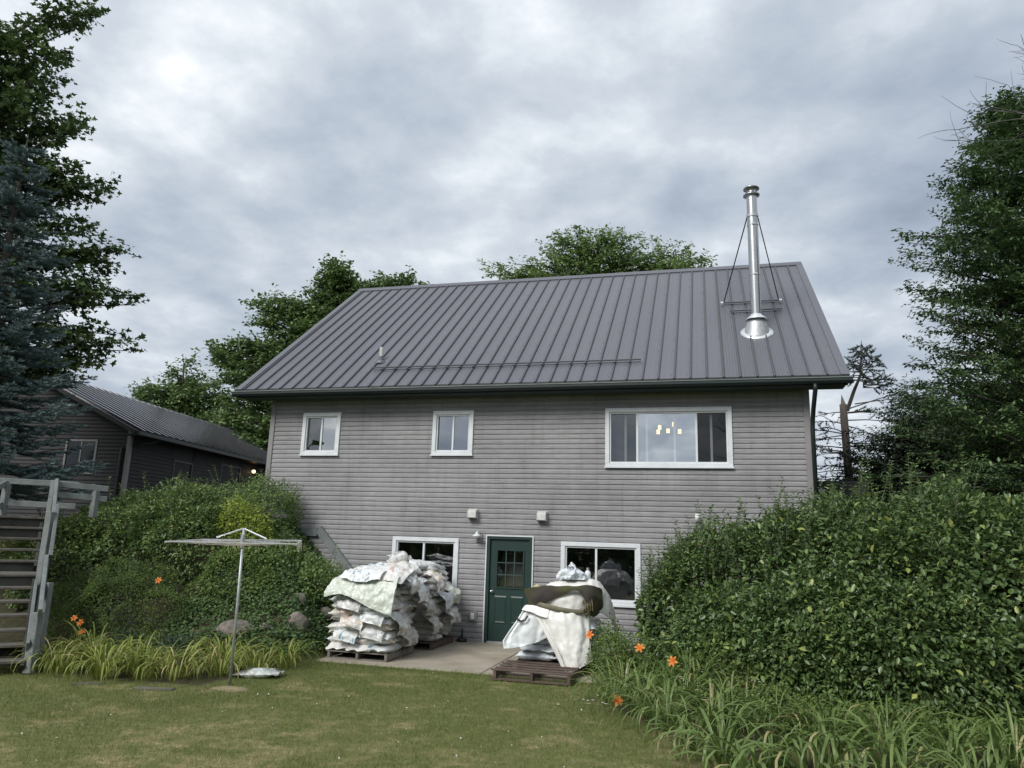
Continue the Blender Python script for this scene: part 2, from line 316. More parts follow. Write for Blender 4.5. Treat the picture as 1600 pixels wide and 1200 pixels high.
M['lilyL'] = leafmat('yellow_green_daylily_leaf', G((0.150, 0.206, 0.041), (0.231, 0.283, 0.058), (0.344, 0.366, 0.097), (0.627, 0.497, 0.248)), 0.45, 0.3)  # yellow green leaf colour of the clumps on the left bank
M['petal'] = leafmat('orange_petal', G((0.75, 0.16, 0.03), (0.82, 0.22, 0.04), (0.85, 0.30, 0.05)), 0.5, 0.3)
M['daisy'] = leafmat('white_petal', G((0.75, 0.75, 0.72), (0.8, 0.8, 0.77), (0.8, 0.8, 0.77)), 0.6, 0.2)
M['pinkbloom'] = leafmat('faded_pink_bloom', G((0.34, 0.20, 0.17), (0.44, 0.28, 0.24), (0.52, 0.40, 0.33)), 0.8, 0.2)
M['grass'] = leafmat('grass_blade', [(0.0, (0.100, 0.143, 0.040)), (0.4, (0.159, 0.202, 0.061)), (0.7, (0.242, 0.247, 0.095)), (0.85, (0.438, 0.342, 0.182)), (1.0, (0.648, 0.495, 0.305))], 0.6, 0.2, 0.25)

# ------------------------------------------------------------------ terrain
def sstep(t): t = np.clip(t, 0, 1); return t*t*(3-2*t)
def smin(a, b, k=0.25):
    h = np.clip(0.5+0.5*(b-a)/k, 0, 1); return b*(1-h)+a*h-k*h*(1-h)
def vnoise(x, y, s, seed=0):
    """cheap value noise, numpy arrays"""
    x = np.asarray(x, float)*s; y = np.asarray(y, float)*s
    xi = np.floor(x).astype(np.int64); yi = np.floor(y).astype(np.int64); fx = x-xi; fy = y-yi
    def h(a, b):
        n = (a*374761393 + b*668265263 + seed*1274126177) & 0xffffffff
        n = ((n ^ (n >> 13))*1103515245) & 0xffffffff
        return ((n ^ (n >> 16)) & 0xffff)/65535.0
    fx = fx*fx*(3-2*fx); fy = fy*fy*(3-2*fy)
    return (h(xi, yi)*(1-fx)+h(xi+1, yi)*fx)*(1-fy)+(h(xi, yi+1)*(1-fx)+h(xi+1, yi+1)*fx)*fy
def fbm(x, y, s, seed=0):
    return (vnoise(x, y, s, seed)*0.5+vnoise(x, y, s*2.1, seed+1)*0.3+vnoise(x, y, s*4.3, seed+2)*0.2)
TOP = 2.2
def ground(x, y):
    x = np.asarray(x, float); y = np.asarray(y, float)
    yl = np.minimum(y, 0.0)
    sy = 0.62*(yl+4.1-0.35*np.clip(-x-4.6, 0, 2))
    left = smin(1.05*(-1.95-x+0.15*np.clip(-yl, 0, 3)-0.35), sy, 0.3)
    right = smin(1.0*(x-3.75), 0.58*(yl+4.6), 0.3)
    h = np.maximum(np.maximum(left, right), 0.0)
    back = TOP*sstep((y-5.5)/4.0)
    h = np.maximum(h, back)
    h = smin(h, np.full_like(h, TOP), 0.2)
    h = np.maximum(h, 0)
    front = sstep((-3.4-y)/1.5)
    h = h + front*0.05*(vnoise(x, y, 0.35, 5)-0.35) - 0.02
    return h
def dryness(x, y):
    d = fbm(x, y*1.4, 2.6, 21)*0.55+fbm(x, y*1.6, 8.0, 31)*0.45
    big = vnoise(x, y, 0.45, 77)
    near = sstep((-6.2-y)/2.6)*0.10
    return np.clip((d+near+0.16*(big-0.5)-0.575)/0.17, 0, 1)
def axis(a, b, st, far, g=1.35):
    c = list(np.arange(a, b+1e-6, st)); s = st
    lo = [a]; hi = [c[-1]]
    while lo[0] > -far: s *= g; lo.insert(0, lo[0]-s)
    s = st
    while hi[-1] < far: s *= g; hi.append(hi[-1]+s)
    return np.array(lo[:-1]+c+hi[1:])
gx = axis(-10, 10, 0.13, 900); gy = axis(-13, 1.3, 0.13, 900)
GX, GY = np.meshgrid(gx, gy); GZ = ground(GX, GY)
nx, ny = len(gx), len(gy)
V = np.stack([GX, GY, GZ], -1).reshape(-1, 3)
ii = (np.arange(ny-1)[:, None]*nx+np.arange(nx-1)[None]).ravel()
FC = np.stack([ii, ii+1, ii+nx+1, ii+nx], 1)
def ground_material():
    m = bpy.data.materials.new('lawn_soil'); m.use_nodes = True; t = m.node_tree; b = t.nodes['Principled BSDF']; b.inputs['Roughness'].default_value = 0.95
    b.inputs['Specular IOR Level'].default_value = 0.1
    a = N(t, 'ShaderNodeAttribute', attribute_name='var'); a2 = N(t, 'ShaderNodeAttribute', attribute_name='bed')
    tcn = t.nodes.new('ShaderNodeTexCoord')
    n = N(t, 'ShaderNodeTexNoise', i_Scale=9.0, i_Detail=8.0, i_Roughness=0.7); t.links.new(tcn.outputs['Object'], n.inputs[0])
    g = ramp(t, [(0.3, (0.088, 0.110, 0.038)), (0.55, (0.15, 0.155, 0.06)), (0.75, (0.22, 0.195, 0.10))], n.outputs[0])
    d = ramp(t, [(0.3, (0.20, 0.17, 0.085)), (0.7, (0.37, 0.31, 0.185))], n.outputs[0])
    nf = N(t, 'ShaderNodeTexNoise', i_Scale=26.0, i_Detail=5.0, i_Roughness=0.7); t.links.new(tcn.outputs['Object'], nf.inputs[0])
    nr = ramp(t, [(0.42, (0.15, 0.15, 0.15)), (0.60, (1, 1, 1))], nf.outputs[0]); fm = N(t, 'ShaderNodeMath', operation='MULTIPLY'); t.links.new(nr.outputs[0], fm.inputs[0]); t.links.new(a.outputs['Fac'], fm.inputs[1])
    m1 = N(t, 'ShaderNodeMix', data_type='RGBA'); t.links.new(fm.outputs[0], m1.inputs[0]); t.links.new(g.outputs[0], m1.inputs[6]); t.links.new(d.outputs[0], m1.inputs[7])
    s = ramp(t, [(0.35, (0.035, 0.04, 0.02)), (0.7, (0.085, 0.072, 0.045))], n.outputs[0])
    m2 = N(t, 'ShaderNodeMix', data_type='RGBA'); t.links.new(a2.outputs['Fac'], m2.inputs[0]); t.links.new(m1.outputs[2], m2.inputs[6]); t.links.new(s.outputs[0], m2.inputs[7])
    t.links.new(m2.outputs[2], b.inputs['Base Color'])
    bp = N(t, 'ShaderNodeBump', i_Strength=0.6, i_Distance=0.03); t.links.new(n.outputs[0], bp.inputs['Height']); t.links.new(bp.outputs[0], b.inputs['Normal'])
    return m
def bedness(x, y):
    """planted beds: left slope foot and right bed"""
    x = np.asarray(x, float); y = np.asarray(y, float)
    l = np.maximum(sstep((-2.0-x-np.clip(-3.9-y, -9, 0)*0)/0.3)*sstep((y+5.9+0.28*(x+2.0)*0.0)/0.35), 0)
    # right bed front edge: from (2.75,-3.3) to (3.1,-5.0) to (4.3,-6.9) to (8,-8)
    ex = np.where(y > -5.0, 2.75+(-3.3-y)*0.2, 3.1+(-5.0-y)*0.68)
    r = sstep((x-ex)/0.25)*sstep((y+9.0)/0.6)
    return np.maximum(l, r)*(ground(x, y) > -1)
me = npmesh('lawn', V, FC, ground_material(), dryness(V[:, 0], V[:, 1]), True)
a = me.attributes.new('bed', 'FLOAT', 'POINT'); a.data.foreach_set('value', bedness(V[:, 0], V[:, 1]).astype(np.float32))
tag(link('lawn', me), kind='structure')

# patio slab (three slabs with open joints)
pm = mat('patio_concrete', (0.43, 0.38, 0.31), 0.75, c2=(0.26, 0.23, 0.175), scale=1.4, bump=0.15, bscale=30)
patio = MB().box(-2.2, 3.4, -3.2, 0.05, -0.12, -0.028).obj('patio', mat('joint_dirt', (0.05, 0.045, 0.035), 0.95)); tag(patio, kind='structure')
for (x0, x1, y0, y1) in [(-2.2, 0.965, -3.32, -1.32), (-2.2, 0.965, -1.30, 0.0), (0.985, 3.4, -3.32, -1.32), (0.985, 3.4, -1.30, 0.0)]:
    bevel(MB().box(x0, x1, y0, y1, -0.10, 0.0).obj('concrete_slab', pm, patio), 0.008)

# ------------------------------------------------------------------ main house
XL, XR = -5.20, 6.24
RL, RR = -5.85, 6.89
EY, EZ = -0.50, 5.1375
RY, RZ = 4.9665, 9.3718
YB = 2*RY
SL = math.hypot(RY-EY, RZ-EZ); CY, SZ = (RY-EY)/SL, (RZ-EZ)/SL
def rp(x, s, h=0.0): return (x, EY+CY*s-SZ*h, EZ+SZ*s+CY*h)
house = empty('house', (0.5, 4.97, 0), 'two storey grey vinyl sided house with purplish grey metal roof and green door', 'house')
HO = Vector((-0.5, -4.97, 0))
def hp(mb, name, m, parent=house, smooth=False):
    """build in world coordinates, parent to the house"""
    o = mb.obj(name, m, parent, smooth)
    if parent is house: o.location = HO
    return o
# openings: (x0,x1,z0,z1) = outer casing edges
W = {'small_a': (-4.40, -3.467, 3.697, 4.654), 'small_b': (-1.289, -0.377, 3.697, 4.654), 'picture': (2.405, 4.852, 3.462, 4.654),
     'low_a': (-2.047, -0.585, 0.82, 1.995), 'low_b': (1.538, 3.094, 0.82, 1.995), 'door': (-0.005, 0.985, 0.0, 2.08)}
CAS = 0.085
holes = [(a+0.03, b-0.03, c+0.03 if c > 0 else -0.2, d-0.03) for (a, b, c, d) in W.values()]
def grid_holes(x0, x1, z0, z1, y, mb):
    xs = sorted({x0, x1, *[h[0] for h in holes], *[h[1] for h in holes]}); zs = sorted({z0, z1, *[max(h[2], z0) for h in holes], *[h[3] for h in holes]})
    for i in range(len(xs)-1):
        for j in range(len(zs)-1):
            cx, cz = (xs[i]+xs[i+1])/2, (zs[j]+zs[j+1])/2
            if any(h[0] < cx < h[1] and h[2] < cz < h[3] for h in holes): continue
            mb.add([(xs[i], y, zs[j]), (xs[i+1], y, zs[j]), (xs[i+1], y, zs[j+1]), (xs[i], y, zs[j+1])], [(0, 1, 2, 3)])
wall = MB(); grid_holes(XL, XR, -0.1, 5.02, 0.012, wall)
# the other three walls and gables, lapped like the front
for x, sgn in ((XL, -1), (XR, 1)):
    z = -0.1
    while z < 9.0:
        zt = min(z+0.1016, 9.0)
        ya, yb = 0.02, YB-0.02
        if z > 4.9:
            k = (z-4.75)/(RZ-EZ)*(RY-EY); ya, yb = k, YB-k
        if yb-ya > 0.2:
            wall.add([(x+sgn*0.0, ya, zt), (x+sgn*0.0, yb, zt), (x+sgn*0.022, yb, z), (x+sgn*0.022, ya, z), (x, ya, z), (x, yb, z)], [(0, 1, 2, 3), (3, 2, 5, 4)])
        z += 0.1016
wall.add([(XL, YB, -0.1), (XR, YB, -0.1), (XR, YB, 5.0), (XL, YB, 5.0)], [(0, 1, 2, 3)])
wallo = hp(wall, 'wall', M['siding'])
PROF = [(0.0, -0.003), (0.0, -0.024), (0.058, -0.022), (0.078, -0.012), (0.1016, -0.006)]
def prof_y(t):
    for (a, ya), (b, yb) in zip(PROF[1:-1], PROF[2:]):
        if t <= b: return ya+(yb-ya)*(t-a)/(b-a)
    return PROF[-1][1]
def plank(x0, x1, z0):
    z1 = z0+0.1016
    xs = sorted({x0, x1, *[v for h in holes for v in h[:2] if x0 < v < x1]})
    for a, b in zip(xs[:-1], xs[1:]):
        cx = (a+b)/2; parts = [(z0, z1)]
        for h in holes:
            if h[0] < cx < h[1]:
                nxt = []
                for p, q in parts:
                    if h[3] <= p or h[2] >= q: nxt.append((p, q)); continue
                    if h[2] > p+0.004: nxt.append((p, h[2]))
                    if h[3] < q-0.004: nxt.append((h[3], q))
                parts = nxt
        for p, q in parts:
            ts = sorted({p-z0, q-z0, *[t for t, _ in PROF if p-z0 < t < q-z0]})
            pts = ([(p, -0.003)] if p-z0 < 1e-6 else [])+[(z0+t, prof_y(t)) for t in ts]
            vs = [(x, y, z) for z, y in pts for x in (a, b)]
            MB().add(vs, [(2*i, 2*i+1, 2*i+3, 2*i+2) for i in range(len(pts)-1)]).obj('siding_plank', M['siding'], wallo)
z = -0.02
while z < 4.98:
    nj = rnd.choice((2, 3, 3)); js = sorted(rnd.uniform(XL+1.5, XR-1.5) for _ in range(nj-1))
    w = [XL+0.08]+js+[XR-0.08]
    for a, b in zip(w[:-1], w[1:]): plank(a, b-0.003, z)
    z += 0.1016
for a, b in ((XL-0.03, XL+0.085), (XR-0.085, XR+0.03)):
    bevel(hp(MB().box(a, b, -0.045, 0.09, -0.05, 5.0), 'corner_board', M['trim']), 0.006)
# eave: soffit, fascia, gutter
hp(MB().box(RL+0.02, RR-0.02, EY+0.03, -0.004, 4.955, 4.985), 'soffit', M['soffit'])
hp(MB().box(RL+0.01, RR-0.01, EY-0.002, EY+0.026, 4.93, 5.095), 'fascia', M['green'])
g = MB(); x0, x1 = RL-0.06, RR+0.06
prof = [(EY-0.006, 5.075), (EY-0.006, 4.955), (EY-0.085, 4.955), (EY-0.115, 5.0), (EY-0.115, 5.05)]
vs = [(x, y, z) for (y, z) in prof for x in (x0, x1)]
g.add(vs, [(2*i, 2*i+1, 2*i+3, 2*i+2) for i in range(4)]); g.add([(x0, y, z) for y, z in prof], [(0, 1, 2, 3, 4)]); g.add([(x1, y, z) for y, z in prof], [(4, 3, 2, 1, 0)])
gut = hp(g, 'gutter', M['green'])
MB().box(x0, x1, EY-0.128, EY-0.1, 5.052, 5.066).obj('gutter_lip', M['lip'], gut)
hp(MB().box(RL+0.0, RR, EY-0.05, EY+0.01, 5.083, 5.122), 'drip_edge', M['black'])
dsp = MB().tube([(XR+0.075, EY-0.05, 4.96), (XR+0.075, EY-0.04, 4.86), (XR+0.07, -0.18, 4.55), (XR+0.06, -0.09, 4.35), (XR+0.055, -0.06, 4.2), (XR+0.055, -0.06, 1.9)], 0.042, 8)
hp(dsp, 'downspout', M['green'], smooth=True)
# roof deck and back slope
rd = MB(); rd.add([rp(RL, 0, -0.12), rp(RR, 0, -0.12), rp(RR, SL, -0.12), rp(RL, SL, -0.12), rp(RL, 0, -0.006), rp(RR, 0, -0.006), rp(RR, SL, -0.006), rp(RL, SL, -0.006)],
                  [(0, 3, 2, 1), (4, 5, 6, 7), (0, 1, 5, 4), (1, 2, 6, 5), (3, 0, 4, 7)])
bk = lambda p: (p[0], 2*RY-p[1], p[2])
rd.add([bk(rp(RL, 0, -0.12)), bk(rp(RR, 0, -0.12)), bk(rp(RR, SL, -0.12)), bk(rp(RL, SL, -0.12)), bk(rp(RL, 0, 0.0)), bk(rp(RR, 0, 0.0)), bk(rp(RR, SL, 0.0)), bk(rp(RL, SL, 0.0))],
       [(0, 1, 2, 3), (4, 7, 6, 5), (0, 4, 5, 1), (1, 5, 6, 2), (3, 7, 4, 0)])
roof = hp(rd, 'roof', M['roof'])
PW = 0.3048; ribs = []
x = RR-0.35
while x > RL+0.1: ribs.append(x); x -= PW
ribs = ribs[::-1]
edges = [RL+0.02]+ribs+[RR-0.02]
for i, (a, b) in enumerate(zip(edges[:-1], edges[1:])):
    mb = MB(); fine = 4.75 < (a+b)/2 < 6.1
    n = 6 if fine else 3
    cols = []
    w = b-a
    if fine:
        for k in range(n):
            cols += [(a+w*(k+0.15)/n, 0.0), (a+w*(k+0.42)/n, 0.0), (a+w*(k+0.55)/n, 0.007), (a+w*(k+0.75)/n, 0.007), (a+w*(k+0.88)/n, 0.0)]
        cols = [(a, 0)]+cols+[(b, 0)]
    else:
        cols = [(a, 0)]
        for f in (0.33, 0.67): cols += [(a+w*f-0.018, 0.0), (a+w*f-0.008, 0.0028), (a+w*f+0.008, 0.0028), (a+w*f+0.018, 0.0)]
        cols += [(b, 0)]
    rows = [-0.06, SL*0.5, SL-0.02]
    vs = [rp(x, s, h+0.001*rnd.uniform(-1, 1)*(0 < j < 2)) for j, s in enumerate(rows) for x, h in cols]; c = len(cols)
    mb.add(vs, [(r*c+k, r*c+k+1, (r+1)*c+k+1, (r+1)*c+k) for r in range(2) for k in range(c-1)])
    mb.obj('roof_panel', M['roof'], roof)
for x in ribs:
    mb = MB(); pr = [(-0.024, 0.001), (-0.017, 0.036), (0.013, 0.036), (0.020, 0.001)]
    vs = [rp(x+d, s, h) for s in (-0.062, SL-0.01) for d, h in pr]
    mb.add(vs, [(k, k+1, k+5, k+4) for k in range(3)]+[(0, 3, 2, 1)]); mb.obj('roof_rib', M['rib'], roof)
sc = MB()
for x in ribs+[RR-0.13]:
    for k in range(12):
        s = 0.12+k*0.6+rnd.uniform(-.01, .01)
        if s > SL-0.1: continue
        p = Vector(rp(x-0.055, s, 0.0)); nrm = Vector((0, -SZ, CY)); u = Vector((0, CY, SZ)); r = Vector((1, 0, 0)); q = 0.015
        sc.add([p+r*q, p+u*q, p-r*q, p-u*q, p+nrm*0.010], [(0, 1, 4), (1, 2, 4), (2, 3, 4), (3, 0, 4)])
so_ = sc.obj('roof_screw', mat('screw_head', (0.05, 0.05, 0.055), 0.5), roof); so_['kind'] = 'stuff'
rc = MB(); rc.add([rp(RL, SL-0.17, 0.03), rp(RR, SL-0.17, 0.03), rp(RR, SL+0.005, 0.055), rp(RL, SL+0.005, 0.055), bk(rp(RL, SL-0.17, 0.03)), bk(rp(RR, SL-0.17, 0.03)), rp(RL, SL-0.17, 0.0), rp(RR, SL-0.17, 0.0)],
                  [(0, 1, 2, 3), (3, 2, 5, 4), (6, 7, 1, 0)]); rc.obj('ridge_cap', M['roof'], roof)
for xa, xb in ((RL-0.02, RL+0.13), (RR-0.13, RR+0.02)):
    mb = MB(); mb.add([rp(xa, -0.06, 0.028), rp(xb, -0.06, 0.028), rp(xb, SL, 0.028), rp(xa, SL, 0.028), rp(xa, -0.06, -0.13), rp(xb, -0.06, 0.0), rp(xb, SL, 0.0), rp(xa, SL, -0.13)],
                      [(0, 1, 2, 3), (0, 3, 7, 4), (1, 5, 6, 2), (0, 4, 5, 1)]); mb.obj('rake_trim', M['roof'], roof)
# snow rails
def snow(xa, xb, s):
    mb = MB().tube([rp(xa, s, 0.07), rp(xb, s, 0.07)], 0.016, 6).tube([rp(xa, s-0.07, 0.05), rp(xb, s-0.07, 0.05)], 0.010, 6)
    for x in ribs:
        if xa < x < xb: mb.bar(rp(x, s+0.02, 0.045), rp(x, s-0.09, 0.045), 0.035, 0.05)
    return mb.obj('snow_rail', mat('snow_rail_metal', (0.085, 0.085, 0.095), 0.45), roof)
snow(-2.84, 3.11, 0.80)
brA = snow(4.83, 6.07, 3.95); brB = snow(4.95, 6.08, 3.38)
for x in (4.80, 6.10):
    MB().bar(rp(x, 3.9, 0.05), rp(x, 4.0, 0.05), 0.06, 0.07).obj('bracket', M['alu'], brA)
# plumbing vent
pv = Vector(rp(-2.87, 1.30, 0))
vent = hp(MB().tube([pv-Vector((0, 0, 0.1)), pv+Vector((0, 0, 0.34))], 0.045, 12), 'vent_pipe', M['dirtywhite'], smooth=False)
MB().lathe([(0.14, -0.06), (0.12, 0.0), (0.075, 0.03), (0.075, 0.06), (0.055, 0.08), (0.055, 0.11), (0.046, 0.13)], pv, 16).obj('boot', M['roof'], vent)
# chimney
CXm, CYm = 5.46, 1.20; CR = 0.112
zb = 6.45
ch = hp(MB().lathe([(CR, zb-0.3), (CR, 9.62)], (CXm, CYm, 0), 24), 'chimney', M['steel'], smooth=True)
for z in (7.75, 8.9): MB().lathe([(CR+0.001, z-0.012), (CR+0.008, z-0.008), (CR+0.008, z+0.008), (CR+0.001, z+0.012)], (CXm, CYm, 0), 24).bar((CXm-0.03, CYm-CR-0.012, z), (CXm+0.05, CYm-CR-0.012, z), 0.02, 0.022).obj('joint_band', M['galv'], ch)
MB().lathe([(CR+0.002, 9.09), (CR+0.014, 9.09), (CR+0.014, 9.15), (CR+0.002, 9.15)], (CXm, CYm, 0), 24).bar((CXm, CYm-CR-0.03, 9.12), (CXm, CYm-CR+0.0, 9.12), 0.025, 0.07).obj('brace_clamp', M['galv'], ch)
MB().lathe([(CR, 9.58), (CR+0.065, 9.60), (CR+0.065, 9.625), (CR+0.0, 9.64), (CR-0.02, 9.68), (CR-0.02, 9.74), (CR+0.01, 9.75)], (CXm, CYm, 0), 24).obj('cap_skirt', M['steel'], ch, True)
for a in range(4):
    c, s = math.cos(a*1.57+.6), math.sin(a*1.57+.6); MB().bar((CXm+c*(CR-0.01), CYm+s*(CR-0.01), 9.62), (CXm+c*(CR-0.01), CYm+s*(CR-0.01), 9.78), 0.02, 0.01).obj('cap_leg', M['steel'], ch)
MB().lathe([(0.0, 9.82), (CR, 9.81), (CR+0.055, 9.785), (CR+0.06, 9.76), (CR, 9.765), (0.0, 9.77)], (CXm, CYm, 0), 24).obj('rain_cap', M['steel'], ch, True)
MB().lathe([(CR+0.002, 6.86), (CR+0.01, 6.84), (0.235, 6.745), (0.235, 6.73), (CR, 6.82)], (CXm, CYm, 0), 28).obj('storm_collar', M['alu'], ch, True)
fl = MB(); n = 28
low = [Vector(rp(CXm+0.25*math.cos(2*math.pi*j/n), 2.16+0.25*math.sin(2*math.pi*j/n), 0.035)) for j in range(n)]
top = [Vector((CXm+0.15*math.cos(2*math.pi*j/n), CYm+0.15*math.sin(2*math.pi*j/n), 6.80)) for j in range(n)]
mid = [low[j].lerp(top[j], 0.5)+Vector((0, 0, 0.07)) for j in range(n)]
fl.add(low+mid+top, [(r*n+j, r*n+(j+1) % n, (r+1)*n+(j+1) % n, (r+1)*n+j) for r in range(2) for j in range(n)])
fl.obj('flashing_cone', M['galv'], ch, True)
fr = MB()
o_ = [Vector(rp(CXm+0.335*math.cos(2*math.pi*j/n), 2.16+0.36*math.sin(2*math.pi*j/n), 0.026)) for j in range(n)]
i_ = [Vector(rp(CXm+0.23*math.cos(2*math.pi*j/n), 2.16+0.27*math.sin(2*math.pi*j/n), 0.038)) for j in range(n)]
o2 = [Vector(rp(CXm+0.34*math.cos(2*math.pi*j/n), 2.16+0.365*math.sin(2*math.pi*j/n), 0.002)) for j in range(n)]
fr.add(o2+o_+i_, [(r*n+j, r*n+(j+1) % n, (r+1)*n+(j+1) % n, (r+1)*n+j) for r in range(2) for j in range(n)]); fr.obj('flashing_ring', M['alu'], ch, True)
for x in (4.84, 6.06):
    MB().tube([(CXm+(CR if x > CXm else -CR), CYm, 9.10), rp(x, 3.95, 0.08)], 0.013, 6).obj('brace', M['black'], ch)

# windows
def frame_mb(x0, x1, z0, z1, w, ya, yb, mb=None):
    mb = mb or MB()
    mb.box(x0, x1, ya, yb, z1-w, z1).box(x0, x1, ya, yb, z0, z0+w).box(x0, x0+w, ya, yb, z0+w, z1-w).box(x1-w, x1, ya, yb, z0+w, z1-w); return mb
def window(key, bars, glass, room='room', sashes=True, casw=CAS, depth=1.2):
    x0, x1, z0, z1 = W[key]
    w = hp(frame_mb(x0, x1, z0, z1, casw, -0.052, 0.10), 'window', M['white']); bevel(w, 0.006)
    ix0, ix1, iz0, iz1 = x0+casw+0.001, x1-casw-0.001, z0+casw+0.001, z1-casw-0.001
    frame_mb(ix0, ix1, iz0, iz1, 0.028, -0.022, 0.06).obj('window_frame', M['white'], w)
    MB().box(x0-0.012, x1+0.012, -0.075, -0.0525, z0-0.012, z0+0.022).obj('sill', M['white'], w)
    xs = [ix0+0.028]+[ix0+(ix1-ix0)*f for f in bars]+[ix1-0.028]
    for i in range(len(xs)-1):
        gm = glass[i] if isinstance(glass, (list, tuple)) else glass
        a, b = xs[i]+0.002, xs[i+1]-0.002; y = 0.008 if i % 2 else 0.028
        MB().add([(a, y, iz0+0.03), (b, y, iz0+0.03), (b, y, iz1-0.03), (a, y, iz1-0.03)], [(0, 1, 2, 3)]).obj('pane', M[gm], w)
        if i: MB().box(xs[i]-0.02, xs[i]+0.02, -0.012, 0.045, iz0+0.029, iz1-0.029).obj('meeting_rail', M['white'], w)
    rm = MB(); rx0, rx1, rz0, rz1 = x0-0.3, x1+0.3, z0-0.5, z1+0.12
    rm.add([(rx0, depth, rz0), (rx1, depth, rz0), (rx1, depth, rz1), (rx0, depth, rz1), (rx0, 0.12, rz0), (rx1, 0.12, rz0), (rx1, 0.12, rz1), (rx0, 0.12, rz1)], [(0, 1, 2, 3), (0, 3, 7, 4), (1, 5, 6, 2), (0, 4, 5, 1), (3, 2, 6, 7)])
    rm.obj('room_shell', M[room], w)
    return w
window('small_a', [0.5], ['glass_screen', 'glass_up'], 'roomgrey')
window('small_b', [0.5], ['glass_up', 'glass_up'], 'roomgrey')
wp = window('picture', [0.24, 0.742], ['glass_screen', 'glass_mid', 'glass_dim'], 'roomgrey', depth=3.4)
window('low_a', [0.47], 'glass_dark'); window('low_b', [0.44], 'glass_dark')
for x in (2.80, 3.22, 3.76, 4.46): MB().box(x-0.022, x+0.022, 0.07, 0.09, 3.58, 4.54).obj('inner_mullion', M['white'], wp)
cu = MB(); nn = 26
vs = []
for i in range(nn):
    xx = 2.50+0.30*i/(nn-1); yy = 0.22+0.022*math.sin(i*1.3)
    vs += [(xx, yy, 3.4), (xx, yy, 4.6)]
cu.add(vs, [(2*i, 2*i+2, 2*i+3, 2*i+1) for i in range(nn-1)])
tag(cu.obj('curtain', M['curtain'], smooth=True), 'brown grey curtain drawn aside behind the large upper window', 'curtain')
dk = MB()
cl = empty('chandelier', (3.55, 1.5, 4.9), 'lit chandelier with five glowing bulbs seen through the large upper window', 'chandelier')
MB().tube([(0, 0, -0.6), (0, 0, -0.1)], 0.012, 6).obj('stem', M['black'], cl)
bm = emis('bulb_glow', (1.0, 0.60, 0.24), 2.0)
for dx_, dy_, dz_ in ((-0.20, 0.05, -0.50), (-0.17, 0.12, -0.39), (0.02, -0.1, -0.50), (0.13, 0.2, -0.31), (0.26, 0.0, -0.50)):
    MB().lathe([(0.0, -0.045), (0.034, -0.045), (0.034, 0.045), (0.0, 0.05)], (dx_, dy_, dz_), 10).obj('bulb', bm, cl)
    MB().tube([(0, 0, -0.58), (dx_*.6, dy_*.6, -0.62), (dx_, dy_, dz_-0.05)], 0.006, 5).obj('arm', M['black'], cl)

# door
x0, x1, z0, z1 = W['door']
hp(MB().box(x0, x0+0.022, -0.05, 0.02, 0, z1).box(x1-0.022, x1, -0.05, 0.02, 0, z1).box(x0+0.022, x1-0.022, -0.05, 0.02, z1-0.022, z1), 'door_casing', M['white'])
jb = hp(MB().box(x0+0.0225, x0+0.085, -0.035, 0.10, 0.0, z1-0.023).box(x1-0.085, x1-0.0225, -0.035, 0.10, 0.0, z1-0.023).box(x0+0.0855, x1-0.0855, -0.035, 0.10, z1-0.075, z1-0.023), 'door_frame', M['door'])
hp(MB().box(x0+0.086, x1-0.086, -0.04, 0.08, 0.001, 0.03), 'threshold', M['galv'])
dx0, dx1, dz0, dz1 = x0+0.088, x1-0.088, 0.033, z1-0.078
lx0, lx1, lz0, lz1 = dx0+0.155, dx1-0.13, 1.07, 1.78
dm = MB(); dm.box(dx0, lx0, 0.012, 0.055, dz0, dz1).box(lx1, dx1, 0.012, 0.055, dz0, dz1).box(lx0, lx1, 0.012, 0.055, dz0, lz0).box(lx0, lx1, 0.012, 0.055, lz1, dz1)
door = hp(dm, 'door', M['door'])
def raised(a, b, c, d):
    mb = MB(); mb.add([(a, 0.0115, c), (b, 0.0115, c), (b, 0.0115, d), (a, 0.0115, d), (a+.025, 0.002, c+.03), (b-.025, 0.002, c+.03), (b-.025, 0.002, d-.03), (a+.025, 0.002, d-.03), (a+.045, 0.008, c+.05), (b-.045, 0.008, c+.05), (b-.045, 0.008, d-.05), (a+.045, 0.008, d-.05)],
                      [(0, 1, 5, 4), (1, 2, 6, 5), (2, 3, 7, 6), (3, 0, 4, 7), (4, 5, 9, 8), (5, 6, 10, 9), (6, 7, 11, 10), (7, 4, 8, 11), (8, 9, 10, 11)]); return mb
mdx = (dx0+dx1)/2
raised(dx0+0.11, mdx-0.04, 0.36, 0.90).obj('door_panel', M['door'], door); raised(mdx+0.04, dx1-0.11, 0.36, 0.90).obj('door_panel', M['door'], door)
frame_mb(lx0-0.03, lx1+0.03, lz0-0.03, lz1+0.03, 0.031, -0.006, 0.0118).obj('lite_frame', M['door'], door)
for i in range(3):
    for j in range(3):
        a = lx0+(lx1-lx0)*i/3; b = lx0+(lx1-lx0)*(i+1)/3; c = lz0+(lz1-lz0)*j/3; d = lz0+(lz1-lz0)*(j+1)/3
        MB().add([(a+.003, 0.03, c+.003), (b-.003, 0.03, c+.003), (b-.003, 0.03, d-.003), (a+.003, 0.03, d-.003)], [(0, 1, 2, 3)]).obj('pane', M['glass_dark'], door)
for k in (1, 2):
    a = lx0+(lx1-lx0)*k/3; MB().box(a-.009, a+.009, 0.004, 0.028, lz0, lz1).obj('muntin', M['muntin'], door)
    c = lz0+(lz1-lz0)*k/3; MB().box(lx0, lx1, 0.006, 0.0265, c-.009, c+.009).obj('muntin', M['muntin'], door)
MB().add([(lx0, 0.35, lz0), (lx1, 0.35, lz0), (lx1, 0.35, lz1), (lx0, 0.35, lz1)], [(0, 1, 2, 3)]).obj('room_shell', M['room'], door)
